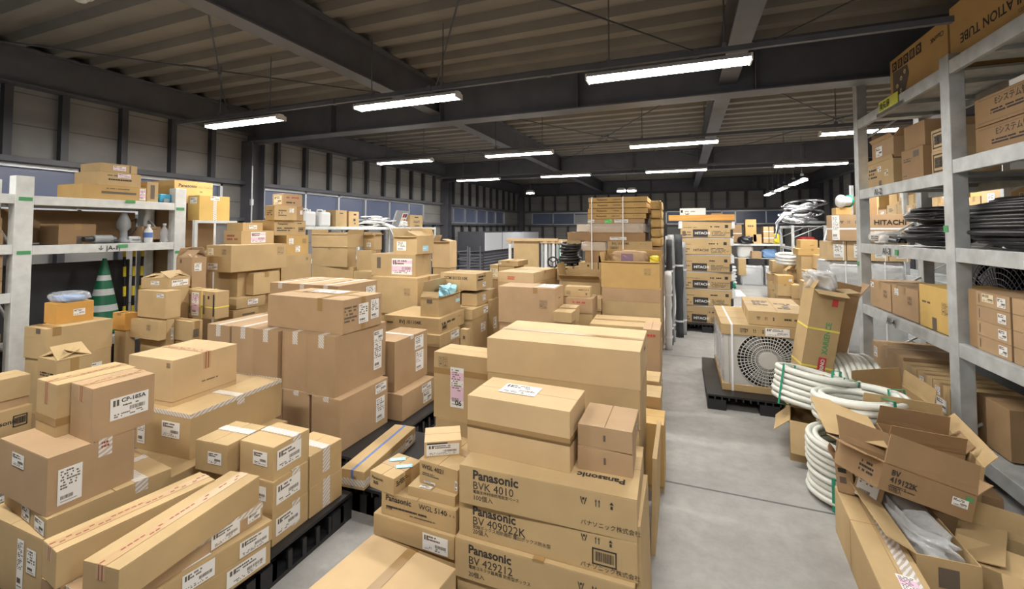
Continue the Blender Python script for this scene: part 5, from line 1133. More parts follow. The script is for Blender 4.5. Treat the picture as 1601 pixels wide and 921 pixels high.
def outdoor_unit(loc, label):
    g = tag(empty('outdoor_unit', loc), label, 'air conditioner', 'outdoor units on the pallet')
    w, d, h = .86, .36, .64
    MB().box(-w/2+.02, w/2-.02, -d/2+.05, d/2-.02, .05, h-.06).box(-w/2+.02, -.36, -d/2+.012, -d/2+.05, .05, h-.06).box(.30, w/2-.02, -d/2+.012, -d/2+.05, .05, h-.06).build('casing', MT['beige_steel'], g, bev=.006)
    m = MB(); n = 40; R = .268; vs = []; X0, X1, Z0_, Z1_ = -.36, .30, .05, h-.06; cx, cz = -.03, .315
    for i in range(n):
        t = 2*PI*i/n; c_, s2 = math.cos(t), math.sin(t); vs.append((cx+R*c_, -d/2+.012, cz+R*s2))
        k = min(((X1-cx)/c_ if c_ > 1e-6 else 9), ((X0-cx)/c_ if c_ < -1e-6 else 9), ((Z1_-cz)/s2 if s2 > 1e-6 else 9), ((Z0_-cz)/s2 if s2 < -1e-6 else 9)); vs.append((cx+k*c_, -d/2+.012, cz+k*s2))
    m.add(vs, [(2*i, 2*((i+1) % n), 2*((i+1) % n)+1, 2*i+1) for i in range(n)]); m.build('front_panel', MT['beige_steel'], g)
    f_ = empty('fan', (cx, -d/2+.008, cz)); f_.parent = g; fan_grille(f_, .265, MT['beige_steel'], MT['black_rubber'], None)
    c1 = MB().box(-w/2, w/2, -d/2, d/2, h-.10, h).build('top_tray', TONE['k'], g, bev=.003); c2 = MB().box(-w/2, w/2, -d/2, d/2, 0, .065).build('bottom_tray', TONE['k'], g, bev=.003)
    M = Matrix(((1, 0, 0, .0), (0, 0, -1, -d/2-.0016), (0, 1, 0, h-.052), (0, 0, 0, 1))); label_part(c1, M @ Matrix.Translation((.05, 0, 0)), .2, .075, 'w', random.Random(4))
    lines_mb(.05, .045, 3, random.Random(2)).build('printing', MT['fade_ink'], c1, M=M @ Matrix.Translation((-.24, 0, 0))); care_row(.045).build('care_marks', MT['ink'], c1, M=M @ Matrix.Translation((-.14, 0, 0)))
    MB().box(-.345, -.327, -d/2-.002, -d/2, 0, h).box(-.345, -.327, -d/2-.002, d/2, h, h+.002).build('strap', MT['white_band'], g)
    fl = lumpy('film_side', MT['film'], .04, .34, .46, 6, amp=.04, parent=g); fl.location = (-w/2+.012, 0, .07)
    return g
def copy_tree(o, parent=None):
    c_ = o.copy(); C.objects.link(c_)
    if parent: c_.parent = parent
    for ch in list(o.children): copy_tree(ch, c_)
    return c_
ou = outdoor_unit((.77, 5.0, .14), 'boxed outdoor air conditioner with round fan grille facing the camera')
for i, y in enumerate((5.37, 5.74)):
    o = copy_tree(ou); o.location = (.77, y, .14); o['label'] = 'boxed outdoor air conditioner '+('right behind the front unit', 'at the rear of the pallet')[i]
card('ACT','k','long flat carton with printed lid lying on the outdoor units',[.86,5.35,.783,.5,1.0,.13,-3],'c:F:.3,.5:.04;p:F:.75,.5:.3,.25:1:k;p:T:.3,.55:.3,.35:4:f;p:T:.7,.4:.3,.4:4:f;bx:w:.05:.004')
# flat HITACHI cartons
for i in range(6):
    z = .14+.285*i; blk = i != 4
    o = card('HT%d' % i,'k','flat HITACHI carton with white foam edges, '+('lowest', 'second from the bottom', 'third from the bottom', 'third from the top', 'plain one under the top', 'topmost')[i]+' in the tower',
        [.355+(.01 if i % 2 else -.005), 8.52, z, .80, .82, .274, 1.5*(i % 3-1)], ('k:F:.38,.27:.29,.46;k:F:.975,.27:.05,.46;x:F:.27,.2:.06:HITACHI:W::1' if blk else 'x:F:.27,.2:.06:HITACHI:k::1')+';p:F:.12,.25:.16,.3:2;k:F:.06,.25:.07,.3:f;p:F:.77,.25:.34,.34:4;p:F:.2,.62:.35,.07:1;p:F:.68,.66:.22,.14:1:k;k:F:.88,.68:.06,.18;k:F:.5,.0:1,.03:f', 'HITACHI cartons in the tower')
    m = MB()
    for s_ in (-1, 1): m.box(s_*.405-.025, s_*.405+.025, -.418, .414, .15, .274).box(s_*.4-.012, s_*.4+.012, -.414, .414, .0, .02)
    m.box(-.4, .4, -.414, .414, .268, .277).build('foam_edge', MT['white_plastic'], o, bev=.004)
tag(MB().box(-.22, .8, 8.08, 8.2, 0, .095).build('wooden_board', mat('orange_wood', (.62, .30, .07), .5, noise=.15, nscale=3, stretch=(1, 12, 12)), loc=(0, 0, 1.853)), 'orange wooden board lying across the HITACHI tower', 'board')
card('HB1','w','white-sided carton with black markings on the HITACHI tower',qq(.17,8.5,1.853,.42,.3,.22),'p:F:.4,.75:.4,.12:1;p:F:.3,.5:.2,.3:3;k:F:.08,.75:.08,.2')
card('HB2','d','small low carton on the HITACHI tower beyond the board',qq(.56,8.5,1.853,.18,.2,.13))

# ------------------------------------------------------------------ hose coils and cables
def coil(name, label, loc, R, turns, tr, mt, rot=(0, 0, 0), layers=1, seed=0, ties=2, cat='tube coil', group=None, sq=1.0, jit=.12, tie_m='green_tape', seg=44):
    g = tag(empty(name, loc, rot), label, cat, group); r = random.Random(seed)
    for L in range(layers):
        pts = []; n = turns*seg; ph = [r.uniform(-1, 1) for _ in range(turns+2)]
        for i in range(n+1):
            t = 2*PI*i/seg; k = i/seg; a = k-int(k); j0, j1 = ph[min(int(k), turns)], ph[min(int(k)+1, turns+1)]
            jj = (j0*(1-a)+j1*a)*tr*jit*8
            rr = R-L*tr*2.1+jj*.5
            pts.append((rr*math.cos(t), rr*math.sin(t)*sq, tr+k*tr*2.04+jj*.15))
        MB().tube(pts, tr, 8).build('hose', mt, g)
    H = tr*2.04*(turns+1)
    for k in range(ties):
        t = -2.2+k*1.5+r.uniform(-.3, .3); m = MB(); c_, s2 = math.cos(t), math.sin(t)
        ro, ri = R+tr*1.25, R-tr*(1.3+2.1*(layers-1))
        P4 = [(ro, -.002), (ro, H+.004), (ri, H+.004), (ri, -.002)]
        for a, b in zip(P4, P4[1:]+P4[:1]):
            pa = Vector((a[0]*c_, a[0]*s2*sq, a[1])); pb_ = Vector((b[0]*c_, b[0]*s2*sq, b[1])); tn = Vector((-s2, c_, 0))*.009
            nrm = (pb_-pa).cross(tn).normalized()*.002; m.add([pa-tn, pa+tn, pb_+tn, pb_-tn, pa-tn+nrm, pa+tn+nrm, pb_+tn+nrm, pb_-tn+nrm], [(0, 1, 2, 3), (4, 7, 6, 5), (0, 4, 5, 1), (1, 5, 6, 2), (2, 6, 7, 3), (3, 7, 4, 0)])
        m.build('tie', MT[tie_m], g)
    return g
PC = 'white insulated tube coils by the rack'
coil('tube_coil', 'white tube coil with green ties on the open carton nearest the outdoor unit', (.92, 4.10, .31), .26, 6, .021, MT['hose_white'], (-.14, .12, -.3), 2, 1, 3, group=PC)
coil('tube_coil', 'white tube coil at the very bottom of the coil column', (.98, 3.43, 0), .225, 4, .019, MT['hose_white'], (0, 0, 0), 2, 2, 2, group=PC)
coil('tube_coil', 'thick white tube coil in the middle of the coil column', (.99, 3.45, .17), .24, 5, .019, MT['hose_white'], (.05, -.02, .6), 2, 3, 1, group=PC)
coil('tube_coil', 'white tube coil lying on top of the coil column, green tape round it', (1.10, 3.66, .40), .26, 4, .0215, MT['hose_white'], (-.06, .05, 1.2), 2, 4, 2, group=PC)
coil('tube_coil', 'grey-white tube coil standing upright on edge against the rack', (1.12, 4.72, .30), .28, 8, .0225, MT['hose_white'], (0, PI/2, .12), 1, 5, 0, group=PC)
def hose_heap(label, loc, RX, RY, H, n, tr, seed):
    g = tag(empty('hose_coil', loc), label, 'hose coil', 'black hose coils'); r = random.Random(seed)
    for k in range(n):
        f_ = k/n; z = tr+f_*(H-2*tr); prof = math.sin(PI*(.15+.7*f_)); a, b = RX*(prof*r.uniform(.62, 1)), RY*(prof*r.uniform(.72, 1)); cx, cy = r.uniform(-.03, .03), r.uniform(-.06, .06)*RY; p1, p2 = r.uniform(0, 6), r.uniform(.0, .03); s1 = r.uniform(-.06, .06)
        MB().tube([(cx+a*math.cos(t)*(1+p2*math.sin(3*t+p1)), cy+b*math.sin(t)*(1+p2*math.sin(2*t+p1)), max(tr, z+s1*H*math.sin(t+p1))) for t in [2*PI*i/48 for i in range(48)]], tr, 7, True).build('hose_loop', MT['black_rubber'], g)
    return g
hose_heap('big black hose coil spread along the middle rack shelf', (2.13, 3.72, 1.57), .28, 1.02, .36, 64, .0145, 6)
hose_heap('smaller black hose coil on the middle shelf beside the paper bag', (2.1, 4.98, 1.555), .25, .44, .19, 34, .0135, 7)
hose_heap('slim black hose coil lying on the smaller coil at the upright', (2.12, 4.98, 1.745), .25, .40, .16, 26, .0135, 9)
g = tag(empty('wrapped_hose', (1.92, 5.72, 1.56)), 'short hoses in a white sleeve lying on the middle rack shelf', 'hose')
MB().cyl((0, .25, .06), (0, .05, .06), .055, 16).build('sleeve', MT['paper'], g)
for k in range(6): MB().tube([(.03*math.cos(k), .06, .06+.03*math.sin(k)), (.03*math.cos(k), -.2, .05+.025*math.sin(k)), (.05*math.cos(k), -.55, .035+.015*math.sin(k))], .011).build('hose', MT['black_rubber' if k % 3 else 'grey_plastic'], g)
g = tag(lumpy('paper_bag', MT['paper'], .2, .3, .12, 31, amp=.1), 'white printed bag before the black hose coils on the shelf', 'bag'); g.location = (1.93, 5.56, 1.56)
lines_mb(.2, .06, 3, random.Random(1)).build('print', MT['fade_ink'], g, M=FL(-.103, .02, .05))
coil('black_cable_bag', 'bundle of black cable sagging on the carton with a hand hole', (-1.66, 6.85, 1.135), .155, 6, .022, MT['black_rubber'], (0.0, 0, 0), 3, 12, 1, cat='cable', jit=.4)
coil('black_cable_bag', 'upper loop of black cable on the sagging cable bundle', (-1.65, 6.87, 1.37), .14, 2, .022, MT['black_rubber'], (0.15, .1, 0), 2, 13, 0, cat='cable', jit=.5)
g = tag(empty('valve_wheel', (-1.89, 6.68, 1.19), (PI/2, 0, 0)), 'small black handwheel standing beside the black cable bundle', 'wheel')
MB().tube([(.08*math.cos(t), .08*math.sin(t), 0) for t in [2*PI*i/24 for i in range(24)]], .012, 8, True).build('rim', MT['black_plastic'], g)
for k in range(3): MB().cyl((0, 0, 0), (.08*math.cos(k*2.09+.5), .08*math.sin(k*2.09+.5), 0), .008, 6).build('spoke', MT['black_plastic'], g)
card('VWB','k','plain carton under the small black handwheel',qq(-1.93,6.7,.0,.2,.3,1.095))

# ------------------------------------------------------------------ opened cartons by the rack foot
def tilt(key, tone, label, dims, loc, rot, det='', op=None, closed=False, fl=None):
    w, d, h = dims; r = random.Random(key)
    o = closed_mb(w, d, h, r).build('carton', TONE[tone], bev=.003) if closed else open_carton('open_carton', w, d, h, TONE[tone], op, crumple=.008, r=r)
    o.location = loc; o.rotation_euler = [math.radians(a) for a in rot]
    tag(o, label, 'box', 'opened cartons heaped at the rack foot'); details(o, w, d, h, det, r); return o
o = tilt('XAR','k','tall slim opened carton printed XARIENCE in green, leaning by the outdoor unit',(.24,.22,1.20),(.955,4.62,.0),(3,8.5,8),'x:F:.72,.55:.058:XARIENCE:g:90:1.2;k:F:.62,.45:.24,.15:r;x:F:.69,.385:.04:CURINO:W:90:1.2;x:F:.74,.31:.07:号:r:90:1;k:F:.72,.92:.18,.05:r;bz:y:.72:.008;bz:y:.45:.008',{'F':(190,.09),'B':(80,.12),'R':(165,.12),'L':(60,.08)})
tilt('XB','d','dark tall opened carton leaning behind the XARIENCE carton',(.2,.24,1.12),(1.13,4.90,.02),(-2,12,-4),'',{'F':(100,.1),'R':(110,.14),'B':(60,.1)})
g = tag(lumpy('plastic_bag', MT['bubble_film'], .2, .22, .16, 41, amp=.2), 'crumpled clear plastic bag stuffed in the tall XARIENCE carton', 'bag'); g.location = (1.12, 4.62, 1.17)
o = tilt('XC','b','small brown carton with black name bar leaning inside the near tube coil',(.2,.06,.26),(.98,3.92,.34),(-18,20,10),'k:F:.45,.75:.4,.12;p:F:.5,.4:.5,.12:1:k;l:F:.2,.92:.25,.12:w',closed=True)
tilt('T11','k','opened carton on the floor under the coil nearest the outdoor unit, flap hanging',(.30,.34,.29),(.90,3.98,0),(0,0,-12),'',{'F':(240,.22),'L':(220,.14),'B':(10,.15),'R':(10,.14)})
tilt('T3c','k','long flat carton with film tape and pink slip on the floor at the aisle',(.18,1.25,.25),(.83,2.42,.0),(0,0,-4),'ty:c:.05:.04;l:T:.6,.38:.35,.16:p;bx:b:.3:.001',closed=True)
o = tilt('T3b','k','long opened carton full of bubble wrap with its side flap folded out',(.22,.60,.28),(1.045,2.80,.0),(0,0,0),'k:F:.5,.72:.32,.3:f',{'L':(150,.11),'B':(95,.1)})
g = tag(lumpy('bubble_wrap', MT['bubble_film'], .17, .5, .25, 44, amp=.1, pw=.4), 'bubble wrap filling the long opened carton', 'bubble wrap'); g.location = (1.045, 2.81, .06)
tilt('T2','d','opened carton printed BV 419122K lying tilted with its long flap raised',(.457,.297,.128),(1.02,2.901,.352),(-5.8,19.3,18.5),'x:F:.10,.66:.036:BV:k::.8;x:F:.10,.40:.036:419122K:k::.8;p:F:.24,.26:.28,.12:2:k;x:F:.10,.08:.022:50個入;l:F:.84,.55:.17,.3:w;k:F:.93,.78:.08,.15:g;p:L:.7,.5:.3,.5:3:k',{'F':(84,.14),'B':(120,.14),'R':(130,.1),'L':(170,.08)})
tilt('T7','k','opened carton with one big pale flap hanging over the tube coils',(.40,.45,.22),(1.235,3.31,.30),(8,3,-2),'',{'L':(174,.28),'B':(84,.1),'R':(120,.08)})
tilt('T8','d','dark opened carton nested inside the big-flap carton',(.34,.18,.17),(1.245,3.30,.33),(8,3,-2),'',{'B':(80,.12),'F':(95,.10),'R':(120,.06)})
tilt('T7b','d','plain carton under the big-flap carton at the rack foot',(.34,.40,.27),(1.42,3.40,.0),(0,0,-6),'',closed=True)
tilt('T10','b','small opened carton with a dark label strip wedged by the coil column',(.075,.12,.17),(.835,3.03,.255),(0,-4,-18),'k:F:.4,.7:.5,.14;k:F:.4,.4:.4,.2:f',{'F':(60,.04),'L':(110,.05),'B':(95,.06)})
tilt('T10b','b','small carton with a big white label beside the wedged opened carton',(.12,.12,.2),(.91,2.97,.262),(-6,12,-24),'l:F:.45,.45:.75,.85:w;k:F:.3,.9:.4,.1',closed=True)
tilt('T4','k','wide carton with broad half-closed flap behind the bubble wrap carton',(.40,.36,.22),(1.38,2.72,.0),(0,0,-28),'',{'L':(8,.17),'F':(5,.17),'B':(95,.12),'R':(120,.1)})
tilt('T5','k','opened carton at the picture corner with a triangular flap edge',(.42,.34,.20),(1.34,2.18,.0),(0,0,-12),'',{'F':(200,.1),'L':(10,.14),'B':(120,.12)})
tilt('T12','k','opened carton leaning on the low rack shelf, pale inside showing',(.34,.36,.2),(1.45,4.16,.26),(6,-8,8),'k:R:.5,.8:.2,.3:f;k:L:.6,.5:.15,.6:f',{'L':(160,.2),'F':(200,.1),'B':(80,.14),'R':(100,.12)})
tilt('T12b','d','plain carton on the floor below the leaning pale-inside carton',(.34,.34,.23),(1.50,4.2,.0),(0,0,5),'',closed=True)
for i in range(2): tag(MB().cyl((1.62, 3.55+.06*i, .20), (1.74, 4.0+.05*i, .235), .02, 8).build('white_pipe', MT['white_plastic']), 'short white pipe end lying at the rack foot, '+('nearer the camera', 'nearer the wall')[i], 'pipe', 'white pipes at the rack foot') if 0 else None

# ------------------------------------------------------------------ middle distance, window side
fr = tag(empty('metal_stand', (-4.95, 3.39, 0)), 'white perforated metal frame standing beyond the wall rack', 'frame')
for y in (-.235, .215):
    for x in (0, -.36): MB().box(x-.02, x+.02, y, y+.03, 0, 1.80).build('post', MT['rack_white'], fr)
for z in (1.44, 1.77):
    for x in (0, -.36): MB().box(x-.02, x+.02, -.205, .215, z, z+.03).build('rail', MT['rack_white'], fr)
fr.location = (-4.86, 3.39, 0)
wr2 = rack('window_rack', 'white steel rack along the windows carrying jerrycans and cables', -5.6, -.4, [5.02, 6.6, 8.0, 9.32], [[.5, 1.2, 1.75]]*3, [1.76]*4, 'rack_white', (.04, .04), .05)
def jerrycan(y, label):
    g = tag(empty('jerrycan', (-5.78, y, 1.75)), label, 'jerrycan', 'white jerrycans on the window rack')
    b = MB().box(-.13, .13, -.12, .12, 0, .25).build('can_body', MT['white_plastic'], g, bev=.035, seg=3)
    MB().tube([(0, -.08, .245), (0, -.07, .285), (0, .04, .285), (0, .05, .245)], .013, 8).build('handle', MT['white_plastic'], g); MB().cyl((0, .085, .245), (0, .085, .285), .028, 14).build('cap', MT['white_plastic'], g)
jerrycan(5.52, 'white plastic jerrycan on the window rack, nearer the leaning stack'); jerrycan(5.85, 'white plastic jerrycan on the window rack, beside the tan carton')
WR = 'cartons on the window rack'
card('J1','k','tan carton with a hand hole next to the jerrycans',qq(-5.8,6.18,1.75,.36,.27,.29),'k:R:.5,.82:.3,.06;k:F:.5,.5:.3,.3:f',WR)
card('J2','k','tan carton with two black icons beside the cable heap',qq(-5.8,6.5,1.75,.36,.27,.28),'k:R:.6,.8:.25,.1;k:R:.55,.45:.2,.16;k:R:.6,.22:.1,.12',WR)
card('J3','k','tan carton with a hand hole at the far end of the window rack',qq(-5.8,8.55,1.75,.36,.5,.28),'k:R:.5,.8:.3,.09;p:R:.5,.45:.5,.2:2;k:R:.55,.12:.4,.06',WR)
g = tag(empty('cable_heap', (-5.78, 7.3, 1.755)), 'tangled heap of pale cable and conduit on the window rack', 'cable')
r = random.Random(50)
for k in range(9):
    cx, cy, R1, R2 = r.uniform(-.08, .08), r.uniform(-.35, .25), r.uniform(.1, .16), r.uniform(.2, .35)
    MB().tube([(cx+R1*math.cos(t), cy+R2*math.sin(t), .015+.022*k+.012*math.sin(2*t+k)) for t in [2*PI*i/28 for i in range(28)]], .011, 6, True).build('cable_loop', MT['rack_white'], g)
for k in range(4): MB().tube([(.0, .1+.05*k, .1), (.24, .15+.06*k, .0), (.3, .3+.12*k, -.3-.05*k), (.33, .42+.1*k, -.62)], .012, 6).build('cable_tail', MT['rack_white'], g)
g = tag(empty('display_panel', (-5.7, 7.95, 1.76), (0, .35, .1)), 'grey panel with a small coloured picture leaning on the cable heap', 'panel')
MB().box(-.015, .015, -.25, .25, 0, .36).build('panel', MT['grey_plastic'], g); MB().box(.016, .019, .0, .22, .05, .32).build('printed_sheet', MT['paper'], g)
for k, (mn, y_, z_) in enumerate((('red', .03, .22), ('steel_dark', .12, .22), ('beige_paper', .03, .1), ('red', .12, .1))): MB().box(.0195, .021, y_, y_+.08, z_, z_+.08).build('picture', MT[mn], g)
g = tag(lumpy('white_roll', MT['white_plastic'], .2, .3, .14, 52, amp=.1), 'white rolled sheet at the foot of the grey panel', 'roll'); g.location = (-5.72, 8.1, 1.752)
tr = tag(empty('mesh_trolley', (-4.15, 8.0, 0)), 'dark steel mesh trolley before the slatted base', 'trolley')
for x in (-.15, .15):
    for y in (0, .5): MB().box(x-.012, x+.012, y-.012, y+.012, .08, 1.34).build('post', MT['steel_mid'], tr)
m = MB()
for k in range(8): m.cyl((-.15, 0, .2+.15*k), (.15, 0, .2+.15*k), .005, 6).cyl((-.15, 0, .2+.15*k), (-.15, .5, .2+.15*k), .005, 6).cyl((.15, 0, .2+.15*k), (.15, .5, .2+.15*k), .005, 6)
m.build('mesh_sides', MT['steel_mid'], tr); MB().box(-.15, .15, 0, .5, .1, .13).build('base', MT['steel_mid'], tr)
for x in (-.12, .12):
    for y in (.04, .46): MB().cyl((x-.012, y, .05), (x+.012, y, .05), .05, 14).build('wheel', MT['black_rubber'], tr)
st = tag(empty('steel_store', (-5.67, 11.4, 0)), 'dark steel storage unit with pale doors above a slatted base', 'storage unit')
MB().box(-.42, .42, 0, 5.1, 1.06, 1.64).build('upper_case', MT['steel_dark'], st, bev=.006)
for i, (a, b) in enumerate(((.06, 1.3), (1.36, 3.2), (3.26, 5.04))): MB().box(.42, .44, a, b, 1.09, 1.61).build('door', MT['duct_grey'] if 0 else MT['grey_door'] if 'grey_door' in MT else mat('grey_door', (.62, .64, .68), .4), st, bev=.004)
MB().box(-.38, .38, .05, 5.05, 0, 1.06).build('lower_body', MT['steel_dark'], st)
m = MB()
for k in range(12): m.add([(.38, .05, .05+.082*k), (.38, 5.05, .05+.082*k), (.41, 5.05, .075+.082*k), (.41, .05, .075+.082*k), (.38, .05, .115+.082*k), (.38, 5.05, .115+.082*k)], [(0, 1, 2, 3), (3, 2, 5, 4)]).box(-.38, .38, .03, .05, .05+.082*k, .1+.082*k)
m.build('slats', MT['steel_mid'], st)
# board and foam-wrapped poles
tag(MB().box(-3.28, -2.74, 8.6, 8.66, 0, 1.46).build('flat_board', TONE['k'], bev=.004), 'large tan board standing between foam-wrapped poles', 'board')
for i in range(8):
    x = (-3.36, -2.66, -2.58, -2.5, -2.42, -2.34, -2.26, -2.19)[i]
    g = tag(empty('wrapped_pole', (x, 8.6+.02*(i % 2), 0)), 'foam-wrapped pole standing by the tan board, '+('on its window side', 'first toward the aisle', 'second toward the aisle', 'third toward the aisle', 'fourth toward the aisle', 'fifth toward the aisle', 'sixth toward the aisle', 'last toward the aisle')[i], 'pole', 'foam-wrapped poles')
    MB().cyl((0, 0, 0), (0, 0, 1.42), .032, 12).build('pole', MT['duct_grey'] if i % 2 else MT['white_plastic'], g); MB().box(-.042, .042, -.05, .05, 1.42, 1.50).build('end_block', TONE['p'], g, bev=.006)
tag(MB().box(-3.42, -2.32, 8.54, 8.59, 1.465, 1.52).build('top_batten', TONE['p'], bev=.004), 'pale batten lying across the tan board top', 'batten')
# wrapped tall lengths beside the strapped stack
for i, (x, y, rr, mt_, hh) in enumerate(((-.17, 7.2, .05, 'duct_grey', 1.62), (-.2, 7.45, .06, 'duct_grey', 1.6), (-.19, 7.0, .045, 'cloth_dark', 1.55), (-.2, 6.72, .05, 'white_plastic', 1.1), (-.06, 7.55, .06, 'cloth_dark', 1.62), (.0, 7.75, .045, 'duct_grey', 1.5))):
    g = tag(empty('wrapped_length', (x, y, 0), (.01*(i-2), 0, 0)), ('white film-wrapped', 'grey wrapped', 'dark cloth-wrapped', 'short white taped', 'thick dark wrapped', 'slim grey')[i]+' length standing at the strapped stack edge', 'roll', 'wrapped lengths on end')
    m = MB(); r = random.Random(i); m.lathe([(0, 0), (rr, 0)]+[(rr*(1+r.uniform(-.18, .12)), hh*k/14) for k in range(1, 14)]+[(rr*.9, hh), (0, hh)], 12); m.build('wrapping', MT[mt_], g)
    m = MB()
    for k in range(0, 5, 3): m.lathe([(rr*1.14, hh*(.15+.18*k)), (rr*1.16, hh*(.15+.18*k)+.03)], 12)
    m.build('tie', MT['white_band'], g)

# ------------------------------------------------------------------ far end, aisle side
bench = rack('far_bench', 'white steel bench at the far end holding parcels and buckets', 1.15, 1.0, [0, 0], [[]], [0, 0], 'rack_white') if 0 else tag(empty('far_bench', (1.75, 15.75, 0)), 'white steel bench at the far end holding parcels and buckets', 'bench')
for x in (-.62, 1.06):
    for y in (-.28, .28): MB().box(x-.03, x+.03, y-.03, y+.03, 0, 1.24).build('leg', MT['rack_white'], bench)
MB().box(-.68, 1.12, -.33, .33, 1.2, 1.262).build('bench_top', MT['rack_white'], bench); MB().box(-.62, 1.06, -.3, .3, .80, .82).build('lower_shelf', MT['rack_white'], bench)
g = tag(lumpy('bucket_stack', MT['white_plastic'], .45, .35, .40, 60, amp=.03), 'white buckets with green print under the far bench', 'bucket'); g.location = (1.83, 15.7, .82) ; MB().box(-.1, .12, -.17, -.165, .12, .2).build('green_print', MT['green_ink'], g)
g = tag(lumpy('blue_bag', MT['blue_bag'], .42, .35, .28, 61, amp=.12), 'light blue plastic sack under the far bench', 'bag'); g.location = (2.48, 15.7, .82)
for i, (x, w) in enumerate(((1.95, .6), (2.5, .38))):
    g = tag(lumpy('film_bale', MT['bubble_film'], w, .35, .6, 62+i, amp=.04, pw=.2), 'film-wrapped bale on the floor under the far bench, '+('wider one', 'narrower one')[i], 'bale', 'film-wrapped bales'); g.location = (x, 15.4, 0); MB().box(-w/2+.03, w/2-.03, -.14, .14, 0, .55).build('goods', MT['grey_plastic'], g)
g = tag(lumpy('yellow_bag', MT['yellow'], .25, .25, .3, 64, amp=.15), 'bright yellow bag at the aisle end of the far bench', 'bag'); g.location = (2.66, 15.75, 1.262)
g = tag(lumpy('gloved_tools', MT['black_plastic'], .34, .2, .22, 65, amp=.2), 'dark and white small goods between the parcels on the far bench', 'goods'); g.location = (1.82, 15.45, 1.262)
tag(MB().box(.95, 1.45, 12.4, 13.6, 0, .05).build('floor_board', MT['white_plastic'], bev=.01), 'white flat board lying on the floor beyond the HITACHI tower', 'board')
g = tag(lumpy('green_cloth', MT['green_tape'], .3, .5, .2, 66, amp=.15), 'green folded cover on the floor beyond the HITACHI tower', 'cover'); g.location = (1.22, 14.2, 0)
for i in range(7): tag(MB().lathe([(0, 0), (.17, 0), (.19, .05), (.15, .075), (0, .08)], 18).build('round_cover', MT['white_plastic'], loc=(1.28+.02*(i % 2), 14.7, .09*i)), 'white round lid stacked beyond the HITACHI tower, '+('bottom one', 'second up', 'third up', 'fourth up', 'fifth up', 'sixth up', 'top one')[i], 'lid', 'stacked white lids')
hr = rack('heap_rack', 'grey steel rack under the silver cable heap at the far end', 2.57, .75, [13.0, 14.4], [[.5, 1.25, 1.8]], [1.8, 1.8], 'galvanized', (.06, .06), .07)
g = tag(empty('silver_cable_heap', (2.9, 13.5, 1.82)), 'big heap of silver and black flexible duct on the far rack', 'cable'); r = random.Random(70)
for k in range(16):
    R1, R2, cx, cy, cz = r.uniform(.18, .5), r.uniform(.2, .55), r.uniform(-.12, .12), r.uniform(-.15, .15), .03*k+r.uniform(0, .06); a, b = r.uniform(-.35, .35), r.uniform(-.35, .35)
    MB().tube([(cx+R1*math.cos(t), cy+R2*math.sin(t), .06+max(0, cz+a*.3*math.cos(t)+b*.3*math.sin(t))) for t in [2*PI*i/32 for i in range(32)]], r.choice((.022, .03, .036)), 7, True).build('duct_loop', MT[r.choice(('chrome', 'aluminium', 'aluminium', 'black_rubber', 'white_plastic'))], g)
for k in range(2): MB().tube([(-.2, -.3, .3), (-.45, -.35, .25+.05*k), (-.62, -.3, .05), (-.55-.1*k, -.35, -.25-.1*k)], .035, 8).build('duct_tail', MT['aluminium'], g)
g = tag(lumpy('red_bag', MT['red'], .35, .3, .25, 71, amp=.15), 'red and white plastic bag on the middle shelf of the far rack', 'bag'); g.location = (2.95, 13.3, 1.25)
tag(MB().cyl((3.05, 12.9, .6), (3.35, 12.95, 1.85), .035, 10).build('leaning_pipe', MT['aluminium']), 'silver pipe leaning on the far rack, nearer the window wall', 'pipe', 'leaning silver pipes')
tag(MB().cyl((3.2, 12.88, .6), (3.5, 12.93, 1.85), .035, 10).build('leaning_pipe', MT['aluminium']), 'silver pipe leaning on the far rack, nearer the aisle rack', 'pipe', 'leaning silver pipes')
tag(lumpy('dark_sack', MT['cloth_dark'], .35, .4, 1.1, 72, amp=.06), 'dark cloth roll standing between far bench and far rack', 'sack').location = (3.15, 15.4, 0)
g = coil('white_hose_coil', 'loose white hose coil on top of the far carton heap', (2.33, 12.1, .88), .26, 3, .035, MT['rack_white'], (.2, 0, 0), 1, 73, 0, cat='hose coil', jit=.4)
# film-wrapped outdoor units beyond the rack and the cartons on them
for i, x in enumerate((2.12, 2.56)):
    g = tag(empty('wrapped_unit', (x, 7.75, 0)), 'tall machine sheathed in bubble film beyond the steel rack, '+('aisle side one' if i == 0 else 'wall side one'), 'machine', 'film-sheathed machines')
    MB().box(-.19, .19, -.3, .3, 0, 1.25).build('machine_body', MT['beige_steel'], g, bev=.01); lumpy('film_sheath', MT['bubble_film'], .42, .66, 1.26, 74+i, parent=g, amp=.04, pw=.16)
    MB().box(-.03, -.015, -.345, -.34, 0, 1.26).build('strap', MT['white_band'], g)
for i in range(4): card('X%d' % i,'p','small carton with white slip under the long HITACHI carton, '+('aisle end', 'second from the aisle', 'third from the aisle', 'wall end')[i],qq(2.0+.235*i,7.6,1.27,.225,.36,.265),'l:F:.6,.5:.5,.7:w;by:w:.08:.006','cartons under the long HITACHI carton')
card('X5','o','small tan carton with open flaps on the long HITACHI carton',qq(2.12,7.6,1.91,.18,.2,.1),'','cartons on the long HITACHI carton')
card('X6','d','dark olive carton on the long HITACHI carton beside the cable reel',qq(2.42,7.68,1.91,.2,.24,.27),'','cartons on the long HITACHI carton')
g = tag(empty('cable_reel', (2.14, 7.52, 2.10), (0, PI/2, .5)), 'white cable reel with green flange on the long HITACHI carton', 'reel')
for z in (-.07, .05): MB().lathe([(0, z), (.09, z), (.09, z+.015), (0, z+.015)], 24).build('flange', MT['green_tape' if z > 0 else 'white_plastic'], g)
MB().cyl((0, 0, -.06), (0, 0, .055), .07, 20).build('wound_cable', MT['white_plastic'], g)
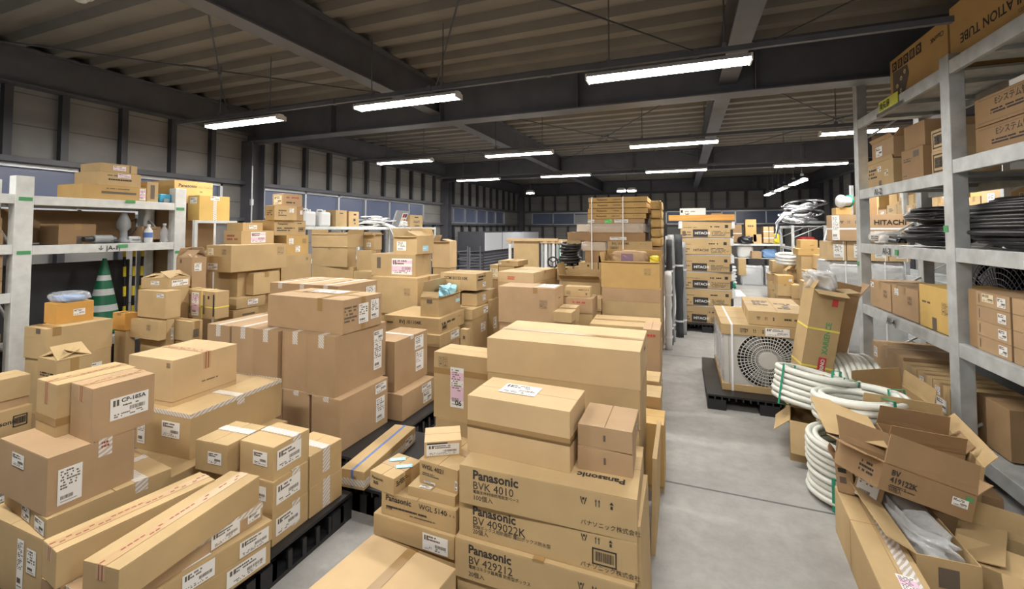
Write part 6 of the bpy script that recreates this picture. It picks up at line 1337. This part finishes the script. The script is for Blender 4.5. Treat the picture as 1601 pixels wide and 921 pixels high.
# rack along the aisle-side wall with rows of cartons
br = rack('back_rack', 'grey rack along the wall behind the hose rack, loaded with cartons', 3.2, .6, [4.0, 6.3, 8.6, 10.9], [[.1, 1.0, 1.88]]*3, [2.6]*4, 'galvanized', (.06, .06), .08)
OR = 'nearest second third fourth fifth sixth seventh eighth ninth tenth eleventh twelfth thirteenth fourteenth'.split()
r = random.Random(81); y = 4.1; i = 0
while y < 10.45:
    d_ = r.uniform(.2, .42)
    if any(abs(y+d_/2-p_-.03) < d_/2+.04 for p_ in (6.3, 8.6)): y = [p_ for p_ in (6.3, 8.6) if abs(y+d_/2-p_-.03) < d_/2+.04][0]+.07; continue
    h_ = r.uniform(.16, .30); card('BR%d' % i, r.choice('kkopb'), 'carton in the bottom row on the wall-side rack, number counted from the camera end' if 0 else '%s carton on the wall-side rack, %s of its kind from the camera' % (('white-slip', 'taped', 'plain')[i % 3], OR[i//3]), qq(3.42, y+d_/2, 1.88, .4, d_-.01, h_), ('l:L:.5,.6:.35,.35:w;l:F:.5,.6:.3,.3:w', 'tx:b:.06', 'p:L:.4,.6:.5,.3:3')[i % 3], '%s cartons on the wall-side rack' % ('white-slip', 'taped', 'plain')[i % 3])
    if r.random() < .85: card('BS%d' % i, r.choice('kop'), '%s second-high carton on the wall-side rack, %s of its kind from the camera' % (('small', 'pale')[i % 2], OR[i//2]), qq(3.42, y+d_/2, 1.882+h_, .36, d_*.8, r.uniform(.12, .2)), 'l:L:.5,.5:.4,.4:w' if i % 2 else '', '%s second-high cartons on the wall-side rack' % ('small', 'pale')[i % 2])
    y += d_+.01; i += 1
g = tag(empty('idle_outdoor_unit', (2.86, 5.4, .0)), 'dark outdoor unit with fan grille standing behind the low rack shelf', 'air conditioner')
MB().box(-.17, .17, -.7, .7, 0, 1.42).build('casing', MT['black_plastic'], g, bev=.01)
f_ = empty('fan', (-.2, -.05, 1.02), (0, 0, -PI/2)); f_.parent = g; fan_grille(f_, .44, MT['steel_mid'], MT['black_rubber'], None)

for i, (y0, y1, z0, z1, lb) in enumerate(((3.02, 3.34, .93, 1.03, 'small carton with white slip in the recess under the big red-warning carton'), (3.2, 3.5, 1.04, 1.26, 'plain pair-flapped carton directly below the big red-warning carton'), (2.99, 3.26, .81, .925, 'low carton with a dark slot beneath the small white-slip carton'))):
    card('LS%d' % i, 'k', lb, qq(-4.0-.11, (y0+y1)/2, z0, .2, y1-y0, z1-z0), ('l:R:.55,.5:.35,.5:w', 'tx:b:.05', 'k:R:.6,.5:.5,.15:f')[i])
card('LSb', 'd', 'plain carton carrying the small cartons under the big red-warning one', qq(-4.11, 3.13, .0, .2, .28, .808))
for i, y in enumerate((2.60, 2.735)): card('LT%d' % i, 'k', 'tiny plain carton standing behind the yellow-strapped cartons, '+('nearer the wall rack', 'nearer the brown row')[i], qq(-4.0+.06*i, 2.93, 1.0, .11, .1, .12)) if 0 else None
tag(MB().box(0, .02, -.5, .5, 0, 1.38).build('shade_board', MT['steel_dark'], loc=(-5.58, 2.45, 0)), 'dark sheet board standing behind the wall rack beside the cone', 'board')  # added sheet, its dark colour stands in for the shade under the shelves
tag(MB().box(0, .02, -.56, .56, 0, 1.38).build('shade_board', MT['steel_dark'], loc=(-5.58, 1.3, 0)), 'dark sheet board standing behind the rack post nearest the camera', 'board')  # second added sheet, painting the shade behind the near bay dark
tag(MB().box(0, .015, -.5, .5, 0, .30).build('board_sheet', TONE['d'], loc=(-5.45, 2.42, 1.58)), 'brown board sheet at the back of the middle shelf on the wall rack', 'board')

tag(MB().cyl((-6.6, 5.2, 1.5), (-6.6, 5.2, 2.75), .012, 8).box(-6.62, -6.58, 5.18, 5.22, 2.1, 2.2).build('conduit', MT['aluminium']), 'thin pale conduit running up before the nearest window wall column', 'conduit')
for i, (x, y, d_, h_, a) in enumerate(((-.17, 2.06, .40, .52, -1.5), (-.165, 2.72, .5, .50, 1.5))):
    o = tag(MB().box(-.012, .012, -d_/2, d_/2, 0, h_).build('flattened_carton', TONE['k'], loc=(x, y, 0), rot=(0, math.radians(a), 0), bev=.002), 'flattened carton leaning on the aisle side of the middle stack, '+('nearer the camera', 'farther along')[i], 'board', 'flattened cartons at the aisle')
